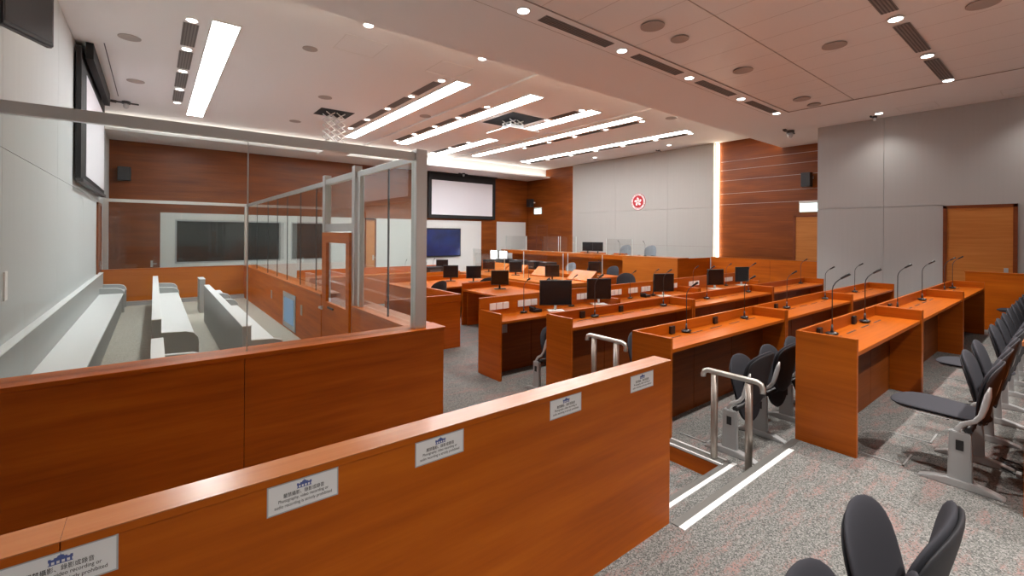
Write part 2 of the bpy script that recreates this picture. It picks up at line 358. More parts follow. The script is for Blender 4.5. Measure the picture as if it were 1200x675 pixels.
d0 = thing('downlight', 'x', 'downlight', (0, 0, 0), group='small round recessed downlights')
MB().cyl((0, 0, -.012), (0, 0, 0), .085, n=28).build('trim_ring', 'rim', d0, True)
MB().cyl((0, 0, -.016), (0, 0, -.011), .068, n=28).build('lens', 'down', d0, True)
used = []
def down(x, y, z, lab):
    if not used: d0.location = (x, y, z); d0['label'] = lab; used.append(1)
    else: dup(d0, (x, y, z), 0, lab)
rows = [('beside the leftmost light panel', .425, (8.24, 9.6, 10.97, 12.4, 13.73)),
        ('beside the panel by the scissor lift projector', 4.62, (8.21, 9.6, 10.94, 12.36, 13.7)),
        ('left of the panel before the second projector', 6.46, (9.2, 10.55, 11.86, 13.2, 14.57)),
        ('beside the short panel beyond the second projector', 8.515, (13.22, 14.46, 15.8)),
        ('beside the short panel near the second projector', 8.485, (7.91, 9.2)),
        ('right of the panel second from the emblem wall', 10.6, (7.61, 8.9, 10.18, 11.38, 12.69)),
        ('right of the panel nearest the emblem wall', 13.02, (7.57, 8.81, 10.15, 11.41, 12.69, 14.05, 15.29))]
v_used = []
def vent(x0, x1, y0, y1, z, lab):
    t = thing('ceiling_vent', lab, 'ceiling vent', ((x0 + x1) / 2, (y0 + y1) / 2, z - .01), group='slatted ceiling vents')
    box(x0, x1, y0, y1, z - .006, z).build('backing', 'vent', t)
    s = MB(); lx, ly = x1 - x0, y1 - y0
    if lx > ly:
        for k in range(5): yy = y0 + ly * (k + .5) / 5; s.box(x0 + .01, x1 - .01, yy - .006, yy + .006, z - .012, z - .005)
    else:
        for k in range(5): xx = x0 + lx * (k + .5) / 5; s.box(xx - .006, xx + .006, y0 + .01, y1 - .01, z - .012, z - .005)
    s.build('slats', 'slat', t)
for desc, x, yy in rows:
    for i, y in enumerate(yy):
        down(x, y, ZR, '%s small round downlight from the soffit, %s' % (ORD[i], desc))
        if i + 1 < len(yy): vent(x - .1, x + .1, y + .16, yy[i + 1] - .16, ZR, '%s dark slatted vent from the soffit, %s' % (ORD[i], desc))
for i, x in enumerate((3.48, 5.36, 7.18, 9.07, 10.73)):
    down(x, 4.205, ZLOW, '%s downlight from the camera in the central low ceiling vent line' % ORD[i])
    if i < 4: vent(x + .30, [5.08, 6.88, 8.72, 10.62][i], 4.12, 4.29, ZLOW, '%s long vent from the camera in the central low ceiling line' % ORD[i])
for i, x in enumerate((3.55, 5.36, 7.19, 9.02, 10.70)):
    down(x, 1.455, ZLOW, '%s downlight in the right hand low ceiling vent line, counted away from camera' % ORD[i])
    if i < 4: vent(x + .26, x + 1.56, 1.37, 1.54, ZLOW, '%s long vent in the right hand low ceiling line, counted away from camera' % ORD[i])
down(12.43, 2.79, ZLOW, 'downlight washing the grey wall, left of the right door')
down(12.43, .40, ZLOW, 'downlight washing the grey wall, right of the right door')
down(2.53, 6.73, ZR, 'downlight on the raised ceiling nearest the camera, left of the pair')
down(4.6, 6.71, ZR, 'downlight on the raised ceiling by the soffit, right of the pair')
for i, y in enumerate((9.0, 12.4)): down(14.1, y, ZR, '%s downlight close against the top of the pale emblem wall' % ORD[i])
s0 = MB().cyl((0, 0, -.01), (0, 0, 0), .15, n=32).build('ceiling_speaker', 'disc', None, True)
for i, (x, y, z, lab) in enumerate([(-.33, 9.64, ZR, 'larger round grille above the left wall screen'), (-.32, 12.36, ZR, 'second round grille above the left wall screen'), (2.08, 8.24, ZR, 'small round grille right of the leftmost light panel'),
      (3.11, 10.98, ZR, 'round grille before the scissor lift projector'), (3.12, 13.88, ZR, 'round grille behind the scissor lift projector'), (5.7, 11.0, ZR, 'round grille between the two long central panels'), (10.9, 6.9, ZR, 'round grille on the raised ceiling near the right end'),
      (5.04, 3.47, ZLOW, 'large round grille in the metal planks nearest the vent line'), (5.66, 3.46, ZLOW, 'round grille next to the nearest large grille'), (7.54, 3.47, ZLOW, 'round grille midway along the metal plank ceiling'),
      (10.0, 3.46, ZLOW, 'left one of the two far grilles in the planks'), (10.62, 3.45, ZLOW, 'right one of the two far grilles in the planks'), (7.54, 2.2, ZLOW, 'round grille in the middle of the plank ceiling'), (7.5, .73, ZLOW, 'round grille at the top right edge of the picture')]):
    o = s0 if i == 0 else s0.copy()
    if i: COL.objects.link(o)
    o.location = (x, y, z + (.012 if z == ZLOW and False else 0)); tag(o, lab, 'ceiling speaker', 'round ceiling speaker grilles')
    sc_ = .8 if x in (2.08, 5.66, 10.62) else 1; o.scale = (sc_, sc_, 1)
for i, (x0, x1, y0, y1, z) in enumerate(((2.37, 3.07, 7.25, 7.95, ZR), (4.10, 4.78, 7.26, 7.95, ZR), (12.2, 12.7, 1.85, 2.46, ZLOW), (12.2, 12.7, .3, .97, ZLOW))):
    e = .012; o = MB().box(x0, x1, y0, y0 + e, z - .004, z).box(x0, x1, y1 - e, y1, z - .004, z).box(x0, x0 + e, y0, y1, z - .004, z).box(x1 - e, x1, y0, y1, z - .004, z).build('ceiling_access_panel', 'rim')
    tag(o, 'square access panel outline, ' + ('left one by the raised ceiling edge', 'right one by the raised ceiling edge', 'left one above the grey wall', 'right one above the grey wall')[i], 'access panel', 'ceiling access panels')
o = box(-.68, -.665, 10.2, 14.0, ZR - .004, ZR).build('ceiling_slot', 'dgrey'); tag(o, 'thin dark slot in the ceiling beside the left wall screen', 'slot')

# lamps in the low-ceiling downlights, some of them unseen and added for fill
def spot(x, y, z, w, ang=82, blend=.7):
    l = bpy.data.lights.new('lamp', 'SPOT'); l.energy = w; l.color = (1, .95, .89); l.spot_size = math.radians(ang); l.spot_blend = blend; l.shadow_soft_size = .05
    o = bpy.data.objects.new('downlight_lamp', l); COL.objects.link(o); o.location = (x, y, z - .03); return o
for x in (3.48, 5.36, 7.18, 9.07, 10.73): spot(x, 4.205, ZLOW, 110)
for x in (3.55, 5.36, 7.19, 9.02, 10.70): spot(x, 1.455, ZLOW, 150)
for i, x in enumerate((.8, 3.55, 5.36, 7.19)):
    spot(x, -1.2, ZLOW, 225, 92); down(x, -1.2, ZLOW, '%s added fill downlight from the left, unseen behind the viewer' % ORD[i])  # unseen lamps and discs added to brighten the foreground partition
spot(.8, 1.455, ZLOW, 110); down(.8, 1.455, ZLOW, 'added unseen fill downlight straight above the foreground partition')  # first lamp is likewise an unseen addition for the partition front
spot(1.2, 4.205, ZLOW, 80); down(1.2, 4.205, ZLOW, 'downlight in the low ceiling above the dock front wall')
spot(12.43, 2.79, ZLOW, 26, 120, 1.0); spot(12.43, .40, ZLOW, 26, 120, 1.0)

def lift_projector(cx, cy, hx, hy, drop, lab, tray):
    t = thing('ceiling_projector', lab, 'projector', (cx, cy, ZR - drop))
    box(cx - hx, cx + hx, cy - hy, cy + hy, ZR - .008, ZR - .002).build('ceiling_opening', 'blackm', t)
    zt = ZR - drop
    n = max(2, int(drop / .15)); h = (drop - .12) / n
    for s_ in (-.13, .13):
        sc = MB()
        for k in range(n):
            za = ZR - .02 - k * h
            for yy in (cy - .16, cy + .16):
                sc.cyl((cx + s_ - .11, yy, za), (cx + s_ + .11, yy, za - h), .015, n=6); sc.cyl((cx + s_ + .11, yy, za), (cx + s_ - .11, yy, za - h), .015, n=6)
            sc.cyl((cx + s_, cy - .16, za - h / 2), (cx + s_, cy + .16, za - h / 2), .008, n=6)
        sc.build('scissor_arms', 'rim', t)
    b = box(cx - .24, cx + .24, cy - .2, cy + .2, zt - .02, zt + .15, .015).build('projector_body', 'silver', t)
    MB().cyl((cx - .3, cy - .05, zt + .05), (cx - .23, cy - .05, zt + .05), .055).build('lens', 'black', b)
    box(cx - tray, cx + tray, cy - tray, cy + tray, zt - .05, zt - .025).build('tray', 'ceil', t)
lift_projector(3.71, 12.3, .42, .38, 1.02, 'white projector lowered on a long scissor lift above the dock', .34)
lift_projector(7.80, 9.85, .55, .70, .30, 'silver projector barely lowered from a dark square ceiling opening', .52)
def dome(x, y, z, lab, sc=1.0):
    t = thing('ceiling_camera', lab, 'camera', (x, y, z - .1))
    MB().cyl((x, y, z - .05 * sc), (x, y, z), .07 * sc).build('mount', 'dgrey', t)
    MB().blob(lambda u, v: Vector((x + .05 * sc * math.sin(PI * v) * math.cos(u), y + .05 * sc * math.sin(PI * v) * math.sin(u), z - .09 * sc + .06 * sc * math.cos(PI * v)))).build('camera_head', 'silver', t)
    MB().cyl((x - .16 * sc, y + .02, z - .03), (x + .2 * sc, y, z - .04), .016 * sc, n=8).cyl((x - .24 * sc, y + .03, z - .02), (x - .15 * sc, y + .03, z - .03), .03 * sc, n=8).build('bracket_arm', 'dgrey', t)
dome(12.79, 4.68, ZLOW, 'grey security camera under the lower ceiling before the wooden wall', 1.3)
dome(-.55, 14.45, ZR, 'small camera on the ceiling above the dock far end', 1.2)
dome(12.70, 2.93, ZLOW, 'small black camera at the top of the grey wall', .7)
dome(10.9, 17.3, 4.46, 'camera under the far cove right of the projection screen', 1.0)
dome(14.7, 9.8, ZR, 'small ceiling sensor near the emblem wall', .6)

# ================================================================== SCREENS, TV, SIGNS ON WALLS
t = thing('projection_screen', 'white projection screen in black border on the far wall', 'projection screen', (11.15, YF - .15, 2.4))
box(9.35, 12.95, YF - .16, YF - .02, 2.42, 4.40, .01).build('border', 'blackm', t)
box(9.50, 12.76, YF - .17, YF - .161, 2.58, 4.10).build('screen_fabric', 'screen', t)
box(9.30, 13.0, YF - .24, YF - .02, 4.40, 4.45).build('screen_case', 'blackm', t)
t = thing('projection_screen', 'projection screen hanging on the left wall above the dock', 'projection screen', (XL + .08, 12.5, 2.6))
box(XL + .03, XL + .10, 10.25, 14.7, 2.62, 4.80).build('border', 'blackm', t)
box(XL + .101, XL + .106, 10.95, 14.55, 2.72, 4.5).build('screen_fabric', 'screen', t)
box(XL + .05, XL + .13, 10.25, 14.7, 2.56, 2.62).build('bottom_bar', 'dgrey', t)
box(XL + .14, XL + .24, 10.3, 13.9, 4.62, 4.89).build('screen_case', 'blackm', t)
t = thing('wall_television', 'large blue lit television on the white far wall panel', 'television', (10.0, YF - .08, .7))
box(8.95, 11.05, YF - .09, YF, .70, 1.98, .01).build('casing', 'black', t)
def tvmat():
    m, nt, b = newmat('tv_blue'); L = nt.links.new
    tc = N(nt, 'ShaderNodeTexCoord'); n = N(nt, 'ShaderNodeTexNoise'); n.inputs['Scale'].default_value = 1.6; L(tc.outputs['Object'], n.inputs['Vector'])
    r = ramp(nt, [(.3, (.004, .006, .022)), (.75, (.006, .013, .065))]); L(n.outputs[0], r.inputs[0]); L(r.outputs[0], b.inputs['Emission Color']); b.inputs['Emission Strength'].default_value = 1
    b.inputs['Base Color'].default_value = (.01, .01, .01, 1); b.inputs['Roughness'].default_value = .15; return m
box(9.0, 11.0, YF - .095, YF - .091, .76, 1.92).build('display', tvmat(), t)
# monitor on arm top left
t = thing('wall_monitor', 'black monitor on a swing arm high on the left wall', 'monitor', (-.70, 5.67, 3.36))
u = Vector((.477, .879, 0)); nrm = Vector((.879, -.477, 0)); c0 = Vector((-.70, 5.67, 3.36))
def obox(P, a0, a1, n0, n1, z0, z1, bev=0):
    tmp = bmesh.new(); bmesh.ops.create_cube(tmp, size=1)
    bmesh.ops.scale(tmp, vec=(a1 - a0, n1 - n0, z1 - z0), verts=tmp.verts); bmesh.ops.translate(tmp, vec=((a0 + a1) / 2, (n0 + n1) / 2, (z0 + z1) / 2), verts=tmp.verts)
    if bev: bmesh.ops.bevel(tmp, geom=tmp.edges[:], offset=bev, segments=2, affect='EDGES')
    R = Matrix((u.to_3d(), nrm, Vector((0, 0, 1)))).transposed().to_4x4()
    return MB().merge(tmp, Matrix.Translation(P) @ Matrix.Rotation(math.radians(0), 4, u) @ R)
obox(c0, -.50, 0, -.06, 0, 0, .48, .012).build('casing', 'dgrey', t)
obox(c0, -.475, -.03, .001, .003, .04, .45).build('display', 'disp', t)
MB().cyl(c0 + u * -.3 + nrm * -.06 + Vector((0, 0, .24)), Vector((XL + .02, 5.35, 3.60)), .022).build('swing_arm', 'black', t)
box(XL, XL + .03, 5.27, 5.43, 3.5, 3.72).build('wall_plate', 'dgrey', t)
t = thing('loudspeaker', 'black loudspeaker on the wooden wall left of the grey wall', 'loudspeaker', (14.85, 5.0, 3.18))
box(14.70, 14.92, 4.86, 5.10, 3.17, 3.58, .01).build('cabinet', 'black', t)
box(14.92, XB, 4.90, 4.96, 3.42, 3.50).build('bracket', 'rim', t)
t = thing('loudspeaker', 'black loudspeaker in the far corner of the wooden wall', 'loudspeaker', (14.85, 17.3, 3.1))
box(14.68, 14.92, 17.1, 17.4, 3.1, 3.5, .01).build('cabinet', 'black', t)
box(14.92, XB, 17.2, 17.26, 3.3, 3.36).build('bracket', 'rim', t)
t = thing('loudspeaker', 'black loudspeaker on the far wall behind the dock glass', 'loudspeaker', (-.6, 17.6, 3.1))
box(-.85, -.55, 17.5, 17.75, 3.25, 3.65, .01).build('cabinet', 'black', t)
box(-.73, -.67, 17.75, YF, 3.4, 3.5).build('bracket', 'dgrey', t)
for (y0, y1, z0, z1, lab) in ((4.62, 5.25, 2.46, 2.78, 'lit exit sign over the wooden door beside the grey wall'), (16.7, 17.22, 2.75, 3.08, 'small glowing exit sign in the far wooden corner')):
    t = thing('exit_sign', lab, 'exit sign', (XB - .06, (y0 + y1) / 2, z0))
    box(XB - .08, XB - .01, y0, y1, z1 - .07, z1).build('housing', 'rim', t)
    box(XB - .06, XB - .02, y0 + .02, y1 - .01, z0, z1 - .07).build('lit_panel', 'exitm', t)

def text_mesh(s, size, name='lettering'):
    cu = bpy.data.curves.new(name, 'FONT'); cu.body = s; cu.size = size; cu.align_x = 'CENTER'; cu.align_y = 'CENTER'; cu.extrude = .0003; cu.offset = .005 * size
    o = bpy.data.objects.new(name, cu); COL.objects.link(o); bpy.context.view_layer.update()
    me = bpy.data.meshes.new_from_object(o.evaluated_get(bpy.context.evaluated_depsgraph_get())); bpy.data.objects.remove(o); return me
def fit_text(s, width, height):
    me = text_mesh(s, 1.0); xs = [v.co.x for v in me.vertices]; ys = [v.co.y for v in me.vertices]
    wx, wy = max(xs) - min(xs), max(ys) - min(ys); cx, cy = (max(xs) + min(xs)) / 2, (max(ys) + min(ys)) / 2
    for v in me.vertices: v.co = Vector(((v.co.x - cx) / wx * width, (v.co.y - cy) / wy * height, 0))
    return me
# emblem
t = thing('wall_emblem', 'round red emblem with white five petal flower on pale wall', 'emblem', (XB - .17, 10.885, 2.72))
ex, ey, ez, er = XB - .165, 10.885, 3.047, .33
MB().cyl((ex, ey, ez), (ex + .025, ey, ez), er * .96, n=48).build('white_ring', 'plate', t)
MB().cyl((ex + .004, ey, ez), (ex + .025, ey, ez), er, n=48).build('red_rim', 'red', t)
MB().cyl((ex - .008, ey, ez), (ex + .01, ey, ez), er * .74, n=48).build('red_disc', 'red', t)
ring = MB()
for k in range(64):
    pass
pm = MB()
for k in range(5):
    a = PI / 2 + k * 2 * PI / 5
    tmp = bmesh.new(); vs = []
    for q in range(14):
        th = 2 * PI * q / 14; rr = .074 * er / .33; px = .096 * er / .33 + rr * math.cos(th); py = rr * .62 * math.sin(th) * (1.15 if math.cos(th) > 0 else .8) + .02 * math.cos(th)
        vs.append(tmp.verts.new((-.001, -(px * math.cos(a) - py * math.sin(a)), px * math.sin(a) + py * math.cos(a))))
    tmp.faces.new(vs); r_ = bmesh.ops.extrude_face_region(tmp, geom=tmp.faces[:]); bmesh.ops.translate(tmp, vec=(-.004, 0, 0), verts=[v for v in r_['geom'] if isinstance(v, bmesh.types.BMVert)])
    bmesh.ops.recalc_face_normals(tmp, faces=tmp.faces[:]); pm.merge(tmp, Matrix.Translation((ex - .009, ey, ez)))
pm.build('flower', 'plate', t)
st = MB()
for k in range(5):
    a = PI / 2 + k * 2 * PI / 5; st.cyl((ex - .015, ey - .085 * math.cos(a), ez + .085 * math.sin(a)), (ex - .013, ey - .085 * math.cos(a), ez + .085 * math.sin(a)), .014, n=5)
st.build('stars', 'red', t)
def ring_text(s, a0, a1, R, size, flip=False):
    for i, ch in enumerate(s):
        if ch == ' ': continue
        a = a0 + (a1 - a0) * i / (len(s) - 1); me = fit_text(ch, size * (.9 if flip else 1), size); me.materials.append(M['red'])
        o = bpy.data.objects.new('ring_character', me); COL.objects.link(o); o.parent = t
        o.location = (ex - .004 - t.location.x, ey - R * math.cos(a) - t.location.y, ez + R * math.sin(a) - t.location.z)
        rot = a - PI / 2 if not flip else a + PI / 2
        o.matrix_basis = Matrix.Translation(o.location) @ Matrix(((0, 0, -1), (-1, 0, 0), (0, 1, 0))).to_4x4() @ Matrix.Rotation(rot, 4, 'Z')
ring_text('中華人民共和國香港特別行政區', math.radians(205), math.radians(-25), er * .85, .062)
ring_text('HONG KONG', math.radians(238), math.radians(302), er * .85, .045, True)

# ================================================================== FOREGROUND PARTITION AND SIGNS
t = thing('timber_partition', 'low reddish wooden partition in the foreground carrying five notices', 'partition', (.7, 1.6, 0))
box(XL, 2.46, 1.552, 1.66, 0, .965).box(XL, 2.46, 1.60, 1.66, ZF, .1).build('panel', 'part', t)
box(XL, -.177, 1.547, 1.665, .966, .989, .002).box(-.175, 2.462, 1.547, 1.665, .966, .989, .002).build('cap_edge', 'part', t)
box(XL, -.1765, 1.546, 1.666, .989, .992).box(-.1755, 2.463, 1.546, 1.666, .989, .992).build('top_cap', 'cap', t)
line1 = fit_text('嚴禁攝影、錄影或錄音', .122, .0140); line2 = fit_text('Photography, video recording or', .150, .0130); line3 = fit_text('audio recording is strictly prohibited', .172, .0130)
for me in (line1, line2, line3): me.materials.append(M['ink'])
lg = MB()
def lgp(x0, x1, z0, z1): lg.box(x0, x1, -.0016, -.0008, z0, z1)
lgp(-.022, .022, .017, .0185)
for k in range(5): lgp(-.020 + k * .0092, -.0165 + k * .0092, .0185, .0255)
lgp(-.022, .022, .0255, .0305); lgp(-.012, .012, .0305, .0335); lgp(-.022, -.017, .0305, .033); lgp(.017, .022, .0305, .033)
lg.prism([(-.007, .0335), (-.005, .037), (0, .0385), (.005, .037), (.007, .0335)], 'y', -.0016, -.0008); lgp(-.0006, .0006, .038, .0415)
sheet = box(-.103, .103, -.0008, 0, -.0425, .0425)
s_lab = ['white prohibition notice cut by the left picture edge, on partition', 'large white prohibition notice, second from the left on partition', 'white prohibition notice in the middle of the partition', 'white prohibition notice fourth from the left on partition', 'white prohibition notice nearest the free end of the partition']
sx = [(-.175, .919), (.383, .917), (.879, .916), (1.569, .919), (2.178, .918)]
sroot = thing('notice_sign', s_lab[0], 'sign', (sx[0][0], 1.5515, sx[0][1]), group='no photography notices')
sh = sheet.build('sheet', 'paper', sroot, True)
lam = box(-.107, .107, -.0005, .0, -.0465, .0465).build('laminate', 'silver', sroot, True)
lgo = lg.build('building_logo', 'blue', sroot, True)
for nm, me, z in (('chinese_line', line1, .006), ('first_english_line', line2, -.0105), ('second_english_line', line3, -.0265)):
    o = bpy.data.objects.new(nm, me); COL.objects.link(o); o.parent = sroot; o.location = (0, -.0011, z); o.rotation_euler = (PI / 2, 0, 0)
for i in range(1, 5): dup(sroot, (sx[i][0], 1.5515, sx[i][1]), 0, s_lab[i])

# ================================================================== DOCK
ZT = .78
t = thing('dock_front_wall', 'wooden front wall of the glazed dock behind the foreground partition', 'partition', (.7, 4.25, ZF))
box(XL, .568, 4.13, 4.38, ZF, ZT - .035).box(.572, 2.37, 4.13, 4.38, ZF, ZT - .035).build('panel', 'part', t)
box(XL, 2.39, 4.112, 4.40, ZT - .034, ZT, .004).build('top_cap', 'part', t)
def dock_wall(x0, x1, y0, y1, lab, capm='part', ax='y'):
    t = thing('dock_side_wall', lab, 'partition', ((x0 + x1) / 2, (y0 + y1) / 2, ZF))
    box(x0, x1, y0, y1, ZF, ZT - .03).build('panel', 'part', t)
    box(x0 - .01, x1 + .01, y0, y1, ZT - .03, ZT, .004).build('top_cap', 'desk', t); return t
tw = dock_wall(2.06, 2.36, 4.401, 6.02, 'short wooden side wall of the dock before its door')
tw = dock_wall(2.06, 2.36, 7.42, 15.2, 'long wooden side wall of the dock beyond its door')
for (y0, y1, z0, z1) in ((9.1, 9.92, -.04, .50),):
    f = box(2.045, 2.06, y0 - .09, y1 + .09, z0 - .07, z1 + .07, .004).build('recessed_monitor', 'alu', tw); 
    box(2.040, 2.045, y0 + .03, y1 - .03, z0 + .03, z1 - .03).build('display', 'tv2', f)
for y in (8.6, 11.2, 14.6): box(2.05, 2.06, y - .05, y + .05, .28, .46).build('switch_plate', 'alu', tw)
t = thing('dock_far_wall', 'orange wooden wall closing the far end of the dock', 'partition', (.5, 15.3, ZF))
box(XL, 2.06, 15.2, 15.36, ZF, ZT - .03).build('panel', 'bench', t)
box(XL, 2.06, 15.19, 15.37, ZT - .03, ZT, .004).build('top_cap', 'desk', t)
box(XL + .5, 2.05, 15.02, 15.19, ZP, ZP + .10).build('ledge', 'alu', t)
# glazing
def glazing(lab, loc): return thing('glass_screen', lab, 'glass screen', loc, group='glass screens of the dock')
g = glazing('large front glass screen of the dock under a steel top rail', (.5, 4.23, ZT))
for a, b in ((XL + .01, .595), (.601, 2.07)): box(a, b, 4.224, 4.236, ZT, 2.49).build('pane', 'glass', g)
box(.594, .602, 4.222, 4.238, ZT, 2.49).build('pane_joint', 'edge', g)
box(XL, 2.07, 4.205, 4.26, 2.488, 2.57, .003).build('top_rail', 'steel', g)
box(2.07, 2.19, 4.17, 4.29, ZT, 2.60, .004).build('corner_post', 'steel', g)
g = glazing('short side glass screen between corner post and dock door', (2.13, 5.2, ZT))
for a, b in ((4.29, 4.99), (5.0, 5.85)): box(2.124, 2.136, a, b, ZT, 2.49).build('pane', 'glass', g)
box(2.122, 2.138, 4.985, 5.005, ZT, 2.49).build('pane_joint', 'joint', g)
box(2.105, 2.155, 4.29, 5.99, 2.488, 2.56, .003).build('top_rail', 'steel', g)
box(2.10, 2.16, 5.85, 5.92, ZT, 2.49, .003).build('steel_mullion', 'steel', g)
box(2.10, 2.16, 4.285, 4.33, ZT, 2.49, .003).build('steel_mullion', 'steel', g)
g = glazing('long side glass screen with dark upright joints along the dock', (2.13, 11, ZT))
js = [7.45, 7.96, 9.0, 10.06, 11.0, 12.05, 13.5, 15.2]
for a, b in zip(js, js[1:]): box(2.124, 2.136, a + .006, b - .006, ZT, 2.49).build('pane', 'glass', g)
for a in js[1:-1]: box(2.122, 2.138, a - .009, a + .009, ZT, 2.49).build('pane_joint', 'joint', g)
box(2.105, 2.155, 7.45, 15.3, 2.488, 2.56, .003).build('top_rail', 'steel', g)
g = glazing('far glass screen on the orange end wall of the dock', (.5, 15.28, ZT))
for a, b in ((XL + .12, .57), (.58, 2.09)): box(a, b, 15.27, 15.282, ZT, 2.49).build('pane', 'glass', g)
box(XL + .1, 2.1, 15.25, 15.30, 2.49, 2.57, .003).build('top_rail', 'rail', g)
box(2.08, 2.17, 15.24, 15.33, ZT, 2.57).build('end_post', 'rail', g); box(XL + .04, XL + .14, 15.2, 15.3, ZT, 2.57).build('end_post', 'rail', g)
# dock door
t = thing('dock_door', 'half glazed wooden door in a tall steel frame at the dock side', 'door', (2.13, 6.7, ZP))
fr = box(2.08, 2.18, 7.33, 7.45, ZF, 2.64, .003).box(2.08, 2.18, 5.99, 6.10, ZF, 2.64, .003).box(2.09, 2.17, 6.10, 7.33, 1.77, 1.88).box(2.09, 2.17, 6.10, 7.33, 2.49, 2.57).build('steel_frame', 'steel', t)
lf = MB().box(2.05, 2.10, 6.11, 6.24, ZP + .02, 1.75).box(2.05, 2.10, 7.14, 7.35, ZP + .02, 1.75).box(2.05, 2.10, 6.24, 7.14, 1.60, 1.75).box(2.05, 2.10, 6.24, 7.14, ZP + .02, .70).build('door_leaf', 'part', t)
box(2.07, 2.08, 6.24, 7.14, .70, 1.60).build('door_pane', 'glass', t); box(2.12, 2.13, 6.10, 7.33, 1.88, 2.49).build('transom_pane', 'glass', t)
MB().cyl((2.05, 7.28, .60), (1.99, 7.28, .60), .02).cyl((1.99, 7.28, .60), (1.985, 7.10, .60), .012).build('door_handle', 'silver', lf)
box(2.03, 2.05, 6.75, 7.0, .62, .645).build('closer', 'black', lf)

# benches
def arc_panel(x0, x1, z0, z1, r, n=8):
    pts = [(x0, z0), (x1, z0), (x1, z1 - r)]
    for k in range(1, n + 1):
        a = PI / 2 * k / n; pts.append((x1 - r + r * math.cos(a), z1 - r + r * math.sin(a)))
    pts += [(x0, z1 + .015)]; return pts
def bench(lab, xb0, xb1, xs, y0, y1, ztop, arms):
    t = thing('dock_bench', lab, 'bench', ((xb0 + xs) / 2, (y0 + y1) / 2, ZP), group='white benches in the dock')
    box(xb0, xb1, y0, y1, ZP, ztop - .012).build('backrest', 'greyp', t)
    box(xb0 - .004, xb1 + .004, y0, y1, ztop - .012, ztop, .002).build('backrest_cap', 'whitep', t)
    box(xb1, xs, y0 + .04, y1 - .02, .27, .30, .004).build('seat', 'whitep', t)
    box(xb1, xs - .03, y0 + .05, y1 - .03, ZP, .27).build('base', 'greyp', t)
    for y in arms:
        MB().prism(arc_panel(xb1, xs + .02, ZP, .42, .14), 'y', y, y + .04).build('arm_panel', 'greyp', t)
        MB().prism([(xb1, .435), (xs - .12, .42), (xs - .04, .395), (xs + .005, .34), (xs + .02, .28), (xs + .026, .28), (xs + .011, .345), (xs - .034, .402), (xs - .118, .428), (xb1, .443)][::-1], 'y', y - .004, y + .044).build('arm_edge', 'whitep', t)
bench('long white bench running along the left wall of the dock', XL + .008, -.97, -.555, 4.42, 14.9, .74, (13.9, 14.86))
bench('nearer middle white bench, just behind the dock front wall', -.015, .08, .46, 4.42, 6.08, .62, (4.9, 6.03,))
bench('farther middle white bench with curved arm ends', -.015, .08, .46, 7.38, 14.6, .62, (7.38, 13.4, 14.5))
bench('right hand white bench nearest the dock side wall', .84, .93, 1.30, 6.25, 11.6, .62, (6.25, 10.4, 11.5))
bench('small farthest right white bench by the dock end wall', .84, .95, 1.30, 12.8, 13.4, .64, ())
o = box(XL, XL + .012, 5.95, 6.05, 1.12, 1.38).build('wall_socket', 'plate'); tag(o, 'small white socket plate on the left wall above the bench', 'socket')

# ================================================================== DESKS
def desk(lab, x0, x1, yb, yf, z0, H=.937, left=True, right=True, slots=True, tall=0, group=None):
    """yb: outer face of the back panel (far side), yf: sitter's edge"""
    t = thing('courtroom_desk', lab, 'desk', ((x0 + x1) / 2, (yb + yf) / 2, z0), group=group)
    zt = z0 + H; wt = z0 + .825
    if left: box(x0, x0 + .034, yf, yb, z0, zt, .003).build('side_panel', 'desk', t)
    if right: box(x1 - .034, x1, yf, yb, z0, zt, .003).build('side_panel', 'desk', t)
    xa, xb_ = (x0 + .034 if left else x0), (x1 - .034 if right else x1)
    if tall: box(x0, x1, yb, yb + .035, z0, z0 + tall, .003).build('back_panel', 'desk', t)
    else: box(xa, xb_, yb - .026, yb, z0, zt, .003).build('back_panel', 'desk', t)
    d = 0 if tall else .026
    wp = box(xa, xb_, yf + .012, yb - d, wt - .035, wt, .003).build('worktop', 'desk', t)
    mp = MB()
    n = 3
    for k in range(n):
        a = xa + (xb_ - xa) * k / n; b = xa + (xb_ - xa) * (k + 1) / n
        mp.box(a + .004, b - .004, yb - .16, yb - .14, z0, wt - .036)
    mp.build('modesty_panel', 'inner', t)  # darkened colour stands in for the shade under the worktop
    if slots:
        s = MB(); x = xa + .35
        while x + .28 < xb_:
            s.box(x, x + .26, yb - .155, yb - .14, wt - .0005, wt + .0015); x += .44
        s.build('cable_slots', 'joint', t)
    return t
R1 = [(4.34, 6.67), (6.69, 9.43), (9.45, 11.74)]; R2 = [(3.77, 6.41), (6.43, 9.09), (9.11, 11.78)]
ords = ('nearest', 'middle', 'farthest')
for i, (a, b) in enumerate(R1): desk('%s reddish desk module of the front right row on top tier' % ords[i], a, b, 1.535, 1.10, 0, group='desk row on the top tier')
for i, (a, b) in enumerate(R2): desk('%s desk module of the second row, behind the handrail' % ords[i], a, b, 2.81, 2.375, ZP, group='second desk row')
R3 = [(3.73, 6.34), (6.36, 9.14), (9.16, 11.83)]
for i, (a, b) in enumerate(R3): desk('%s desk module of the third row from the camera' % ords[i], a, b, 4.03, 3.62, ZP, group='third desk row')
R4 = [(3.76, 6.33), (6.35, 9.0), (9.02, 11.8)]
d4 = []
for i, (a, b) in enumerate(R4):
    t = desk('%s desk module of the fourth row with tall socket backboard' % ords[i], a, b, 5.50, 5.0, ZF, slots=False, tall=1.10, group='fourth desk row with socket boards'); d4.append(t)
gangs = [(3.93, 4.30), (4.47, 4.88), (5.30, 5.66), (5.80, 6.10), (6.71, 7.04), (7.245, 7.545), (7.66, 7.97), (8.60, 8.95), (9.42, 9.86), (10.3, 10.6), (11.06, 11.46)]
